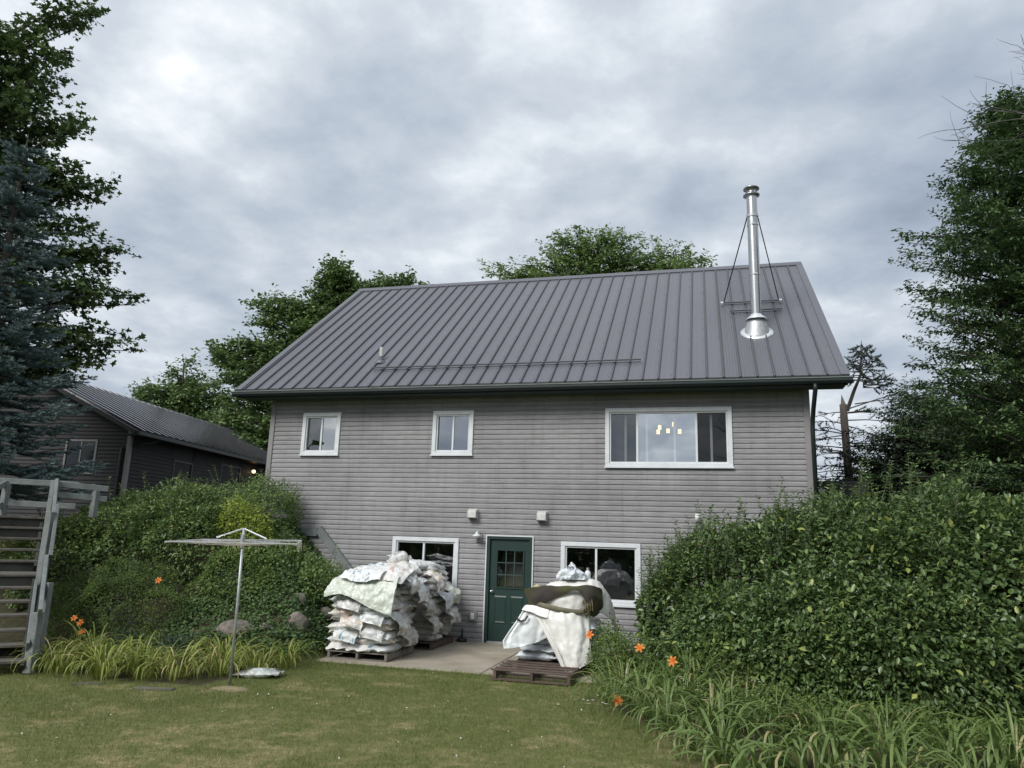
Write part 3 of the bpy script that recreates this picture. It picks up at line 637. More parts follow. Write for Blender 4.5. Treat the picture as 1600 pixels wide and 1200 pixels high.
kn = MB().lathe([(0.0, 0.075), (0.022, 0.07), (0.031, 0.05), (0.022, 0.03), (0.012, 0.02), (0.012, 0.006), (0.032, 0.005), (0.032, 0.0)], (0, 0, 0), 14)
kn.obj('handle', M['chrome'], door, True, loc=(dx0+0.055, 0.011, 0.98), rot=(R(90), 0, 0))
# hoods, lamp, outlet, white vent
for hx, hz in ((-0.30, 2.485), (1.15, 2.465)):
    mb = MB(); w = 0.095; pr = [(-0.03, 0.10), (-0.10, 0.095), (-0.155, 0.05), (-0.165, -0.075), (-0.035, -0.085)]
    vs = [(x, y, z) for x in (-w, w) for y, z in pr]; mb.add(vs, [(k, k+1, k+6, k+5) for k in range(4)]+[(0, 1, 2, 3, 4), (9, 8, 7, 6, 5)])
    h = mb.obj('vent_hood', M['dirtywhite'], house, loc=(hx+HO.x, HO.y, hz)); bevel(h, 0.01, 2)
    MB().box(-w-0.012, w+0.012, -0.034, -0.004, -0.095, 0.112).obj('flange', M['dirtywhite'], h)
    MB().box(-w+0.02, w-0.02, -0.15, -0.04, -0.090, -0.0865).obj('grille', M['black'], h)
lm = hp(MB().box(-0.215, -0.085, -0.048, -0.004, 1.93, 2.09), 'wall_lamp', M['trim'])
MB().lathe([(0.022, 0.09), (0.028, 0.055), (0.05, 0.04), (0.088, 0.012), (0.092, 0.0), (0.05, 0.022)], (-0.165, -0.17, 2.045), 18).obj('lamp_shade', M['white'], lm, True)
MB().tube([(-0.15, -0.05, 2.06), (-0.155, -0.11, 2.15), (-0.165, -0.165, 2.12)], 0.012, 8).obj('lamp_arm', M['white'], lm)
ob_ = hp(MB().box(-0.315, -0.135, -0.045, -0.003, 0.375, 0.585), 'outlet_box', M['trim']); bevel(ob_, 0.012, 2)
bevel(MB().box(-0.265, -0.185, -0.085, -0.0455, 0.42, 0.545).obj('outlet_cover', M['white'], ob_), 0.01, 2)
vp = hp(MB().tube([(4.17, 0, 2.47), (4.17, -0.12, 2.47), (4.17, -0.145, 2.50), (4.17, -0.145, 2.58)], 0.048, 12), 'exhaust_elbow', M['pvc'], smooth=True)
# grade boards on the wall foot (where the bank meets the siding)
hp(MB().bar((-5.0, -0.06, 2.03), (-3.80, -0.06, 2.03), 0.07, 0.16).bar((-3.77, -0.062, 2.10), (-2.55, -0.062, 0.82), 0.075, 0.17, up=(1, 0, 1)), 'grade_board', M['palewood'])
# small stand by the door
st = empty('boot_scraper', (-0.40, -0.14, 0), 'small black round based stand with upright post beside the green door', 'scraper')
MB().lathe([(0.0, 0.075), (0.07, 0.07), (0.105, 0.05), (0.105, 0.0), (0.0, 0.0)], (0, 0, 0.001), 16).obj('base', M['black'], st, True)
MB().tube([(0, 0, 0.06), (0, 0, 0.25)], [0.022, 0.016], 8).obj('post', M['black'], st)

# ------------------------------------------------------------------ annex (the second house)
AX = R(8.0)
annex = empty('annex', (-12.60, 3.942, 0), 'low dark grey house with ribbed metal roof standing behind the bank of shrubs', 'house', rz=AX)
# local frame: +y recedes, -x along the gable wall
AZ0, AZE, AH, AO = 2.0, 4.98, 4.2, 0.45          # ground, wall top, half span incl. overhang, overhang
AP = 2.0/4.2; ALEN = 12.5
aw = MB()
aw.add([(0, 0, AZ0), (-7.5, 0, AZ0), (-7.5, 0, AZE), (-3.75, 0, AZE+3.75*AP), (0, 0, AZE)], [(0, 1, 2, 3, 4)])
aw.add([(0, 0, AZ0), (0, ALEN, AZ0), (0, ALEN, AZE), (0, 0, AZE)], [(0, 1, 2, 3)]).add([(-7.5, 0, AZ0), (-7.5, ALEN, AZ0), (-7.5, ALEN, AZE), (-7.5, 0, AZE)], [(3, 2, 1, 0)])
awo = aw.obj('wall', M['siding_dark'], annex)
AW_ = [(-2.09, -1.04, 3.56, 4.62)]
z = AZ0
while z < AZE+1.8:
    zt = z+0.115
    k = max(0, (z+0.06-AZE)/AP); xa, xb = -7.5+k+0.02, -k-0.09
    segs = [(xa, xb)]
    if z > 3.47 and z < 4.60: segs = [(xa, AW_[0][0]), (AW_[0][1], xb)]
    for p, q in segs:
        if q-p < 0.2: continue
        mb = MB(); mb.add([(p, -0.004, zt), (q, -0.004, zt), (q, -0.024, z+.03), (p, -0.024, z+.03), (q, -0.026, z), (p, -0.026, z), (q, -0.002, z), (p, -0.002, z)], [(0, 3, 2, 1), (3, 5, 4, 2), (5, 7, 6, 4)])
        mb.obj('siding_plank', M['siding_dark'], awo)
    if zt < AZE:
        for p, q in ((0.09, 2.4), (3.6, 5.55), (7.1, ALEN)):
            mb = MB(); mb.add([(0.004, p, zt), (0.004, q, zt), (0.024, q, z+.03), (0.024, p, z+.03), (0.026, q, z), (0.026, p, z), (0.002, q, z), (0.002, p, z)], [(0, 1, 2, 3), (3, 2, 4, 5), (5, 4, 6, 7)])
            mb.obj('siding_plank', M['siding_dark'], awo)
    z += 0.115
MB().box(-0.085, 0.03, -0.032, 0.085, AZ0, AZE).obj('corner_board', M['trim'], annex)
aw_ = frame_mb(*AW_[0], 0.06, -0.04, 0.05).obj('window', M['trim'], annex)
a, b, c, d = AW_[0]
for p, q in ((a+.06, (a+b)/2-.02), ((a+b)/2+.02, b-.06)): MB().add([(p, -0.012, c+.06), (q, -0.012, c+.06), (q, -0.012, d-.06), (p, -0.012, d-.06)], [(0, 1, 2, 3)]).obj('pane', mat('annex_glass', (0.01, 0.012, 0.013), 0.05), aw_)
MB().box((a+b)/2-.02, (a+b)/2+.02, -0.03, 0.03, c+.06, d-.06).obj('meeting_rail', M['trim'], aw_)
for p, q, zz in ((2.4, 3.6, 4.3), (5.55, 7.1, 4.5)):
    w = MB().box(-0.05, 0.03, p, p+.07, AZ0, zz).box(-0.05, 0.03, q-.07, q, AZ0, zz).box(-0.05, 0.03, p+.07, q-.07, zz-.07, zz).obj('doorway', M['black'], annex)
    MB().add([(-0.01, p+.07, AZ0), (-0.01, q-.07, AZ0), (-0.01, q-.07, zz-.07), (-0.01, p+.07, zz-.07)], [(0, 1, 2, 3)]).obj('door', mat('dark_brown_door', (0.02, 0.018, 0.017), 0.5), w)
ASL = math.hypot(AH, AH*AP); ac, as_ = AH/ASL, AH*AP/ASL
EZA = AZE-AO*AP+0.10
def ap(y, s, h=0): return (AO-ac*s+as_*h, y, EZA+as_*s+ac*h)
rk = MB(); Y0, Y1 = -0.45, ALEN+.4
def amir(p): return (-7.5-p[0], p[1], p[2])
for fn in (lambda p: p, amir):
    rk.add([fn(ap(y, s, h)) for h in (-0.12, -0.004) for y in (Y0, Y1) for s in (0, ASL)], [(0, 1, 3, 2), (4, 6, 7, 5), (0, 2, 6, 4), (1, 5, 7, 3), (0, 4, 5, 1), (2, 3, 7, 6)])
ro = rk.obj('roof', M['black'], annex)
y = Y0+0.02; first = True
while y < Y1-0.2:
    mb = MB(); pts = [(0, 0.0), (0.27, 0.0), (0.275, 0.055), (0.395, 0.055), (0.40, 0.0)]
    vs = [ap(y+d, s, h) for s in (-0.05, ASL) for d, h in pts]
    mb.add(vs, [(k, k+1, k+6, k+5) for k in range(4)]); mb.obj('roof_panel', M['annexroof'], ro); y += 0.40
mb = MB(); mb.add([ap(Y0, ASL-.15, .03), ap(Y1, ASL-.15, .03), ap(Y1, ASL, .04), ap(Y0, ASL, .04), amir(ap(Y0, ASL-.15, .03)), amir(ap(Y1, ASL-.15, .03))], [(0, 1, 2, 3), (3, 2, 5, 4)]); mb.obj('ridge_cap', M['annexroof'], ro)
ag = MB().box(AO+0.02, AO+0.12, Y0, Y1, EZA-0.13, EZA-0.02).obj('gutter', M['green'], annex)
MB().box(0.03, AO+.02, Y0+.03, Y1, EZA-0.13, EZA-0.10).obj('soffit', M['black'], annex)
MB().tube([(AO+0.07, 0.75, EZA-0.12), (AO-0.05, 0.55, EZA-0.24), (0.0, 0.1, EZA-0.42), (-0.20, -0.07, EZA-0.50), (-0.20, -0.08, EZA-0.75), (-0.20, -0.08, AZ0)], 0.045, 8).obj('downspout', M['green'], annex)
lo = MB().lathe([(0, 0.07), (0.06, 0.05), (0.075, 0), (0.06, -0.05), (0, -0.07)], (0.16, 7.95, 4.42), 12).obj('porch_lamp', emis('porch_bulb', (1.0, 0.55, 0.25), 2.2), annex, True)
MB().tube([(0.02, 7.95, 4.52), (0.16, 7.95, 4.50)], 0.02, 6).obj('lamp_bracket', M['black'], lo)

# ------------------------------------------------------------------ wooden stairs
sa = Vector((-0.738, 0.675, 0)); sb = Vector((-0.675, -0.738, 0))
stairs = empty('wooden_stairs', (-4.70, -6.03, 0), 'weathered grey wooden staircase with open treads and handrail climbing the bank', 'stairs')
def sp(s, w, z): return sa*s+sb*w+Vector((0, 0, z))
SW = 1.5
def sbox(s0, s1, w0, w1, z0, z1):
    mb = MB(); vs = [sp(s, w, z) for s in (s0, s1) for w in (w0, w1) for z in (z0, z1)]
    return mb.add(vs, [(0, 1, 3, 2), (4, 6, 7, 5), (0, 4, 5, 1), (2, 3, 7, 6), (0, 2, 6, 4), (1, 5, 7, 3)])
rise, run = 0.178, 0.237
for k in range(6):
    bevel(sbox(k*run, k*run+0.27, 0.03, SW, rise*(k+1)-0.04, rise*(k+1)).obj('tread', M['tread'], stairs), 0.006)
bevel(sbox(6*run-0.02, 6*run+0.36, 0.0, SW, 7*rise-0.04, 7*rise).obj('landing_board', M['tread'], stairs), 0.006)
bevel(sbox(6*run+0.365, 6*run+0.80, 0.0, SW, 7*rise-0.04, 7*rise).obj('landing_board', M['tread'], stairs), 0.006)
sbox(6*run, 6*run+0.04, 0.0, SW, 7*rise-0.20, 7*rise-0.042).obj('riser', M['stairriser'], stairs)
sbox(1*run+.2, 1*run+.23, 0.04, SW, rise*1+0.002, rise*2-0.045).obj('riser', M['stairriser'], stairs)
S1 = 6*run+0.78
for k in range(5):
    z = 7*rise+rise*(k+1)
    bevel(sbox(S1+k*0.2, S1+k*0.2+0.25, 0.0, SW, z-0.04, z).obj('tread', M['tread'], stairs), 0.006)
    if k in (0, 3, 4): sbox(S1+k*0.2+0.03, S1+k*0.2+0.06, 0.0, SW, z-rise+0.002, z-0.042).obj('riser', M['stairriser'], stairs)
TZ = 12*rise; TS = S1+1.0
sbox(TS, TS+1.0, 0.0, SW+0.5, TZ-0.04, TZ).obj('top_deck', M['tread'], stairs)
sbox(TS-.02, TS+.02, 0.0, SW+.5, TZ-0.26, TZ-0.042).obj('riser', M['stairriser'], stairs)
for w in (0.06, SW-0.06):
    mb = MB().bar(sp(0.05, w, 0.02), sp(6*run, w, 6*rise+0.02), 0.045, 0.24).bar(sp(S1, w, 7*rise), sp(TS, w, TZ-0.1), 0.045, 0.24); mb.obj('stringer', M['stairriser'], stairs)
def pl(a, b, w, h, nm, up=(0, 0, 1)):
    o = MB().bar(a, b, w, h, up).obj(nm, M['palewood'], stairs); bevel(o, 0.006); return o
pl(sp(0.03, -0.03, 0.0), sp(0.09, -0.03, 0.80), 0.10, 0.13, 'post', (1, 0, 0))
pl(sp(0.36, -0.12, 0.1), sp(0.42, -0.12, 1.18), 0.09, 0.09, 'post', (1, 0, 0))
pl(sp(-0.10, -0.05, 0.80), sp(1.02, -0.05, 1.50), 0.055, 0.14, 'handrail')
pl(sp(0.0, 0.03, 0.35), sp(1.2, 0.03, 1.12), 0.045, 0.14, 'handrail')
pl(sp(1.25, -0.03, 0.7), sp(1.30, -0.03, 2.20), 0.11, 0.11, 'post', (1, 0, 0))
pl(sp(1.05, -0.10, 1.52), sp(1.42, -0.10, 2.30), 0.055, 0.13, 'handrail')
pl(sp(1.95, -0.03, 1.1), sp(1.95, -0.03, 2.42), 0.10, 0.10, 'post', (1, 0, 0))
pl(sp(1.3, -0.06, 2.08), sp(2.5, -0.06, 2.74), 0.05, 0.12, 'handrail')
pl(sp(1.3, 0.0, 1.75), sp(2.5, 0.0, 2.36), 0.04, 0.12, 'handrail')
pl(sp(2.50, -0.04, 1.6), sp(2.50, -0.04, 2.76), 0.10, 0.10, 'post', (1, 0, 0))
# railing of the top deck: along the front to the right, and across
cR = sp(2.52, -0.05, 0)
for zz, nm in ((2.70, 'top_rail'), (2.52, 'middle_rail')):
    pl(Vector((cR.x, cR.y, zz)), Vector((cR.x+0.55, cR.y+0.6, zz-0.04)), 0.04, 0.10, nm)
pl(Vector((cR.x+0.42, cR.y+0.47, 2.15)), Vector((cR.x+0.42, cR.y+0.47, 2.62)), 0.10, 0.10, 'post', (1, 0, 0))
for zz, nm in ((2.72, 'top_rail'), (2.34, 'middle_rail')):
    pl(Vector((cR.x, cR.y+.5, zz)), Vector((cR.x-1.2, cR.y-0.15, zz+0.02)), 0.04, 0.10, nm)
pl(Vector((cR.x-1.0, cR.y-0.04, 2.0)), Vector((cR.x-1.0, cR.y-0.04, 2.7)), 0.10, 0.10, 'post', (1, 0, 0))
for zz, nm in ((2.70, 'top_rail'), (2.34, 'middle_rail')):
    pl(Vector((cR.x-1.0, cR.y-0.05, zz)), Vector((cR.x-0.75, cR.y-1.0, zz-0.45)), 0.04, 0.10, nm)

# ------------------------------------------------------------------ clothesline
cl_ = empty('clothesline', (-1.88, -5.49, 0), 'galvanised rotary clothesline with square head folded flat on a single pole in the lawn', 'clothesline')
MB().tube([(0.0, 0, -0.1), (-0.01, 0, 1.0), (-0.03, 0, 2.04)], 0.020, 10).obj('pole', M['galv'], cl_, True)
hub = MB().tube([(-0.03, 0, 1.77), (-0.03, 0, 1.95)], 0.035, 10).obj('hub', M['galv'], cl_)
ends = [Vector((-1.22, -0.10, 1.81)), Vector((0.93, -0.18, 1.84)), Vector((0.62, 0.45, 1.88)), Vector((-0.93, 0.35, 1.85))]
for e in ends: MB().bar((-0.03, 0, 1.87), e, 0.014, 0.018).obj('arm', M['galv'], cl_)
for i in range(4):
    MB().bar(ends[i]+Vector((0, 0, 0.01)), ends[(i+1) % 4]+Vector((0, 0, 0.01)), 0.012, 0.016).obj('rail', M['alu'], cl_)
for tx in (-0.43, 0.36):
    MB().tube([(-0.03, 0, 2.03), (tx, -0.03, 1.90)], 0.012, 6).obj('stay', M['alu'], cl_)
ln = MB()
for f in (0.45, 0.62, 0.8, 0.95):
    q = [Vector((-0.03, 0, 1.86)).lerp(e, f) for e in ends]
    for i in range(4): ln.tube([q[i], q[i].lerp(q[(i+1) % 4], 0.5)-Vector((0, 0, 0.03)), q[(i+1) % 4]], 0.0035, 4)
for k in range(26):
    t = rnd.random(); p = ends[0].lerp(ends[1], 0.25+t*0.74) if k % 2 else ends[2].lerp(ends[1], t)
    l = rnd.uniform(0.03, 0.14); ln.tube([p, p+Vector((rnd.uniform(-.02, .02), 0, -l*.5)), p+Vector((rnd.uniform(-.04, .04), rnd.uniform(-.02, .02), -l))], 0.003, 4)
lo_ = ln.obj('frayed_line', M['rope'], cl_); lo_['kind'] = 'stuff'

# ------------------------------------------------------------------ cloth and bag tools
def nz(p, s, seed=0): return noise.noise(Vector((p[0]*s+seed*7.1, p[1]*s-seed*3.3, p[2]*s+seed*1.7)))
def patch(ctrl, nu, nv, amp=0.02, fs=6.0, seed=0, crease=0.0, lin=False, pleat=None):
    """smooth sheet through a grid of control points (rows of 3-vectors) with fold noise along its normal"""
    C = np.array(ctrl, float); m, n = C.shape[:2]
    def cr1(P, t):
        k = len(P)-1; x = t*k; i = min(int(x), k-1); f = x-i
        if lin: return P[i]*(1-f)+P[i+1]*f
        p0, p1, p2, p3 = P[max(i-1, 0)], P[i], P[i+1], P[min(i+2, k)]
        return 0.5*((2*p1)+(-p0+p2)*f+(2*p0-5*p1+4*p2-p3)*f*f+(-p0+3*p1-3*p2+p3)*f**3)
    G_ = np.zeros((nu+1, nv+1, 3))
    for i in range(nu+1):
        row = [cr1([C[r][c_] for r in range(m)], i/nu) for c_ in range(n)]
        for j in range(nv+1): G_[i, j] = cr1(row, j/nv)
    du = np.gradient(G_, axis=0); dv = np.gradient(G_, axis=1); nr = np.cross(du, dv); nr /= (np.linalg.norm(nr, axis=2, keepdims=True)+1e-9)
    for i in range(nu+1):
        for j in range(nv+1):
            p = G_[i, j]; d = nz(p, fs, seed)*amp + nz(p, fs*2.7, seed+5)*amp*0.45
            if crease: d += (abs(nz(p, fs*0.8, seed+9))**0.7-0.3)*crease + (abs(nz(p, fs*2.0, seed+11))-0.2)*crease*.5
            if pleat:
                u, v = i/nu, j/nv; w = v*pleat[1]+0.8*nz((u*1.3, v*2.0, seed), 1.5, seed)
                d += pleat[0]*(abs((w % 1.0)-0.5)*2-0.5)*(1-u*pleat[2])*(0.6+0.8*nz((v*3, 0, 0), 1.0, seed+3))
            G_[i, j] = p + nr[i, j]*d
    mb = MB(); w = nv+1
    mb.add(G_.reshape(-1, 3), [(i*w+j, i*w+j+1, (i+1)*w+j+1, (i+1)*w+j) for i in range(nu) for j in range(nv)])
    return mb
def sheet(o, t=0.006):
    s = o.modifiers.new('s', 'SOLIDIFY'); s.thickness = t; s.offset = 0; return o
def bag_mesh(seed, l=0.61, w=0.43, h=0.132, m=None, flap=0.045):
    r = random.Random(seed); nu, nv = 20, 13; mb = MB(); top, bot = [], []
    droop = r.uniform(0.0, 0.03)
    for sgn, lst in ((1, top), (-1, bot)):
        for i in range(nu+1):
            for j in range(nv+1):
                u = -1+2*i/nu; v = -1+2*j/nv
                x = u*(l/2+flap); y = v*w/2*(1-0.05*abs(u)**6)
                uu = min(1, abs(x)/(l/2)); e = max(0.0, 1-uu**5.0)**0.45*max(0.0, 1-abs(v)**5.0)**0.42
                z = sgn*h/2*e
                p = (x, y, z)
                if e > 0: z += (nz(p, 7, seed)*0.022+nz(p, 17, seed+2)*0.010)*(0.4+e)
                k = max(0, abs(u)-0.75)/0.25
                z += k*(nz((x, y, 0), 11, seed+4)*0.05-0.5*droop) ; y *= 1-0.12*k*abs(nz((x, 0, 0), 5, seed))
                z += sgn*0.0015
                lst.append((x+nz(p, 6, seed+3)*0.012, y+nz(p, 6, seed+6)*0.014, z+h/2))
    w_ = nv+1; k0 = len(top)
    mb.add(top+bot, [])
    for i in range(nu):
        for j in range(nv):
            a = i*w_+j; mb.f.append((a, a+w_, a+w_+1, a+1)); mb.f.append((k0+a, k0+a+1, k0+a+w_+1, k0+a+w_))
    for i in range(nu):
        for j in (0, nv):
            a = i*w_+j; mb.f.append((a, a+w_, k0+a+w_, k0+a) if j else (a+w_, a, k0+a, k0+a+w_))
    for j in range(nv):
        for i in (0, nu):
            a = i*w_+j; mb.f.append((a, a+1, k0+a+1, k0+a) if not i else (a+1, a, k0+a, k0+a+1))
    return mb.mesh('bag', m, True)
def pallet(x0, x1, y0, y1, label, m, z0=0.0, H=0.125, nb=7, group=None):
    p = empty('pallet', ((x0+x1)/2, (y0+y1)/2, z0), label, 'pallet', group)
    hx, hy = (x1-x0)/2, (y1-y0)/2
    for k in range(3):
        x = -hx+0.02+k*(2*hx-0.085)/2+0.02
        bevel(MB().box(x, x+0.045, -hy, hy, 0.018, H-0.018).obj('stringer', m, p), 0.004)
    for k in range(nb):
        y = -hy+(2*hy-0.09)*k/(nb-1); dz = rnd.uniform(-.002, .003)
        bevel(MB().box(-hx+rnd.uniform(-.01, .01), hx+rnd.uniform(-.01, .01), y, y+0.088, H-0.0178+dz, H+dz).obj('deck_board', m, p), 0.003)
    for k in range(3):
        y = -hy+(2*hy-0.09)*k/2
        MB().box(-hx, hx, y, y+0.09, 0.0, 0.0178).obj('bottom_board', m, p)
    return p
bagv = {}
for i, (mk) in enumerate(['bagA', 'bagB', 'bagC', 'bagG', 'bagA', 'bagB']):
    bagv[i] = bag_mesh(20+i, m=M[mk], h=0.126+0.008*(i % 3))
bagp = [bag_mesh(40+i, m=M['bagPale'], h=0.14) for i in range(3)]
ORD = ['bottom', 'second', 'third', 'fourth', 'fifth', 'sixth', 'seventh', 'eighth', 'ninth', 'tenth', 'eleventh', 'twelfth']
def stack(x0, x1, y0, y1, z0, layers, pick, label, group, lh=0.108, dome=0):
    W_, D_ = x1-x0, y1-y0
    for k in range(layers):
        rr = random.Random(k*13+int(abs(y0)*10))
        if k % 2 == 0: cells = [(x0+W_*f, y0+0.30, 90) for f in (0.17, 0.5, 0.83)]+[(x0+W_*f, y1-0.21, 0) for f in (0.26, 0.74)]
        else: cells = [(x0+W_*f, y0+0.21, 0) for f in (0.26, 0.74)]+[(x0+W_*f, y1-0.30, 90) for f in (0.17, 0.5, 0.83)]
        sh = max(0, k-(layers-1-dome))*0.07
        names = ['front left', 'front middle', 'front right', 'back left', 'back right'] if k % 2 == 0 else ['front left', 'front right', 'back left', 'back middle', 'back right']
        for wh, (cx, cy, a) in zip(names, cells):
            mx_, my_ = (x0+x1)/2, (y0+y1)/2
            cx = mx_+(cx-mx_)*(1-sh*1.6); cy = my_+(cy-my_)*(1-sh*1.3)
            me_ = pick(k, rr)
            o = link('feed_bag', me_, None, (cx+rr.uniform(-.022, .022), cy+rr.uniform(-.03, .03), z0+k*lh+rr.uniform(-.008, .008)), (R(rr.uniform(-4, 4)), R(rr.uniform(-4, 4)), R(a+rr.uniform(-6, 6)+rr.choice((0, 180)))), (rr.uniform(.92, 1.04), rr.uniform(.92, 1.05), rr.uniform(.9, 1.12)))
            tag(o, f'{label}, {ORD[k]} layer up, {wh} bag', 'bag', group)
# left stack: two pallets one behind the other
pallet(-1.80, -0.70, -3.06, -1.92, 'grey pallet at the lawn edge under the nearer stack of bags', M['greypallet'])
pallet(-1.72, -0.52, -1.50, -0.30, 'pallet against the house under the taller dusty stack of bags', M['palletwood'])
def pick1(k, rr):
    if k < 5: return bagv[rr.choice((0, 1, 1, 3, 2))]
    return bagv[rr.choice((0, 0, 4, 5, 2))]
stack(-1.75, -0.74, -3.03, -1.95, 0.125, 9, pick1, 'white printed bag in the stack nearest the lawn', 'bags on the nearer pallet', dome=1)
def pick2(k, rr):
    if k < 8: return bagv[rr.choice((3, 3, 1, 3))]
    return bagv[rr.choice((0, 1, 5, 3, 2))]
stack(-1.70, -0.55, -1.48, -0.32, 0.125, 12, pick2, 'dusty bag in the taller stack by the house wall', 'bags on the pallet by the house', lh=0.112, dome=4)
# crumpled empties and loose bags that fill the gap between the two stacks and drape on top
mids = [(-1.15, -1.72, 1.0, 10), (-0.95, -1.75, 1.15, -20), (-1.35, -1.70, 1.22, 15), (-0.82, -1.70, 0.85, 80), (-1.25, -2.1, 1.18, 5), (-1.0, -2.25, 1.22, -15), (-1.45, -2.35, 1.14, 20), (-1.1, -1.6, 1.36, 30), (-0.95, -1.2, 1.44, 70), (-1.3, -1.1, 1.48, 5)]
MIDL = ['slumped white bag with blue print between the two stacks', 'white printed bag wedged crosswise in the gap of the stacks', 'red printed bag lying on top between the stacks', 'bag pushed in sideways lower in the gap of the stacks', 'blue printed bag on top of the nearer stack', 'grey printed bag at the back corner atop the nearer stack', 'tilted bag on the outer edge atop the nearer stack', 'red printed bag resting on the front edge of the taller stack', 'bag lying across the top of the taller stack, window side', 'topmost bag of the taller stack below the window']
for i, (x, y, z, a) in enumerate(mids):
    o = link('feed_bag', bagv[(0, 4, 2, 5, 0, 1, 4, 2, 0, 4)[i]], None, (x, y, z), (R(rnd.uniform(-14, 14)), R(rnd.uniform(-14, 14)), R(a)), (1, 1, 0.85)); tag(o, MIDL[i], 'bag', 'loose bags on top of the stacks')
def flapbag(ctrl, m, label, seed, amp=0.03, cr=0.03, nu=16, nv=16):
    o = patch(ctrl, nu+6, nv+6, amp, 9, seed, cr*1.2).obj('empty_bag', M[m], smooth=True); sheet(o, 0.004); return tag(o, label, 'bag')
# big pale green sheet on the front of the nearer stack
cs = patch([[(-1.70, -2.55, 1.36), (-1.35, -2.5, 1.43), (-0.95, -2.5, 1.45), (-0.62, -2.45, 1.45)],
            [(-1.76, -3.0, 1.27), (-1.35, -2.98, 1.33), (-0.95, -2.98, 1.32), (-0.60, -2.95, 1.34)],
            [(-1.84, -3.16, 1.08), (-1.38, -3.17, 1.10), (-0.97, -3.17, 1.05), (-0.60, -3.13, 1.08)],
            [(-1.84, -3.20, 0.98), (-1.45, -3.22, 1.02), (-0.98, -3.22, 0.84), (-0.62, -3.18, 0.72)]], 40, 54, 0.022, 7, 3, 0.045)
tag(sheet(cs.obj('plastic_sheet', M['cover'], smooth=True), 0.004), 'pale green crumpled plastic sheet draped over the front of the bag stack', 'sheet')
flapbag([[(-1.52, -2.55, 1.46), (-1.15, -2.5, 1.52), (-0.80, -2.45, 1.52)], [(-1.58, -2.95, 1.40), (-1.18, -3.0, 1.40), (-0.85, -2.95, 1.42)], [(-1.62, -3.14, 1.30), (-1.2, -3.18, 1.24), (-0.88, -3.12, 1.30)]], 'bagA', 'empty white bag with faded blue print on top of the green sheet', 12)
flapbag([[(-1.0, -2.5, 1.53), (-0.72, -2.4, 1.56), (-0.5, -2.35, 1.48)], [(-1.05, -2.85, 1.44), (-0.75, -2.85, 1.46), (-0.50, -2.75, 1.38)], [(-1.0, -3.05, 1.30), (-0.78, -3.08, 1.28), (-0.55, -3.0, 1.22)]], 'bagC', 'empty white bag with red print on the corner of the stack', 14)
bb = bag_mesh(77, 0.34, 0.30, 0.24, M['bagB'], 0.05); o = link('knotted_bag', bb, None, (-1.02, -2.0, 1.47), (R(12), R(-10), R(25))); tag(o, 'small crumpled bag balled up at the very top of the stack', 'bag')
fl_specs = [((-0.52, -2.6, 1.28), 'bagB', 'grey white crumpled bag end hanging from the stack corner beneath the red print bag'), ((-0.50, -2.2, 1.10), 'bagA', 'torn bag end with blue print hanging between the two stacks'),
            ((-0.48, -1.9, 0.85), 'bagG', 'dusty grey bag end sagging between the two stacks at mid height'), ((-0.44, -1.5, 1.25), 'bagC', 'stained yellowish bag end hanging high on the taller stack'),
            ((-0.42, -1.1, 0.90), 'bagPale', 'greenish white bag end bulging from the taller stack near the window'), ((-0.42, -0.7, 0.62), 'bagB', 'crushed bag end low on the taller stack beside the siding'), ((-0.46, -1.55, 0.52), 'bagG', 'grey bag hanging low over the pallet of the taller stack'),
            ((-0.40, -0.75, 0.98), 'cover', 'pale green bag end at the wall side of the taller stack'), ((-0.62, -2.75, 0.62), 'bagB', 'crumpled bag end on the side of the nearer stack'), ((-0.60, -2.4, 0.40), 'bagG', 'brown stained bag end drooping over the side of the grey pallet')]
for i, (p, mk, lb) in enumerate(fl_specs):
    r = random.Random(i*5+1); x, y, z = p; a = r.uniform(0.20, 0.30)
    flapbag([[(x-0.22, y-a, z+0.10), (x-0.20, y, z+0.14), (x-0.22, y+a, z+0.10)], [(x-0.03, y-a*1.1, z+0.03), (x+0.02, y+r.uniform(-.05, .05), z+0.06), (x-0.03, y+a, z+0.02)], [(x+0.06, y-a*.9, z-0.08), (x+0.10, y, z-0.06), (x+0.05, y+a*.9, z-0.10)], [(x+0.03, y-a*.7, z-0.22), (x+0.05, y+.04, z-0.20), (x+0.02, y+a*.7, z-0.24)]], mk, lb, 30+i, 0.045, 0.05, 14, 14)
fr_specs = [(-1.42, 0.86, 'bagB'), (-1.0, 0.66, 'bagA'), (-1.35, 0.58, 'bagC'), (-0.98, 0.42, 'bagB'), (-1.45, 0.36, 'bagA')]
frl = ['grey white bag end folded over just below the green sheet', 'white bag end with blue print folded over on the front of the stack', 'yellow stained bag end folded over on the front of the stack', 'small torn bag end low on the front of the stack', 'white bag end sticking out at the lower front of the stack']
for i, (x, z, mk) in enumerate(fr_specs):
    r = random.Random(i+50)
    flapbag([[(x-0.2, -2.95, z+0.07), (x, -2.95, z+0.09), (x+0.2, -2.95, z+0.06)], [(x-0.21, -3.10, z+0.05), (x, -3.12, z+0.05), (x+0.22, -3.10, z+0.01)], [(x-0.16, -3.15, z-0.05), (x+0.03, -3.16, z-0.07), (x+0.2, -3.14, z-0.11)]], mk, frl[i], 60+i, 0.03, 0.03, 10, 12)

# bag on the lawn
o = link('feed_bag', bag_mesh(90, 0.5, 0.36, 0.10, bagmat('torn_lawn_bag', (0.58, 0.62, 0.60), (0.09, 0.08, 0.06), (0.03, 0.035, 0.04), 0.8, 0.41), 0.10), None, (-1.88, -4.85, -0.02), (0, R(-3), R(8)), (1, 1, 1.1)); tag(o, 'torn half empty white bag lying on the lawn by the clothesline pole', 'bag')
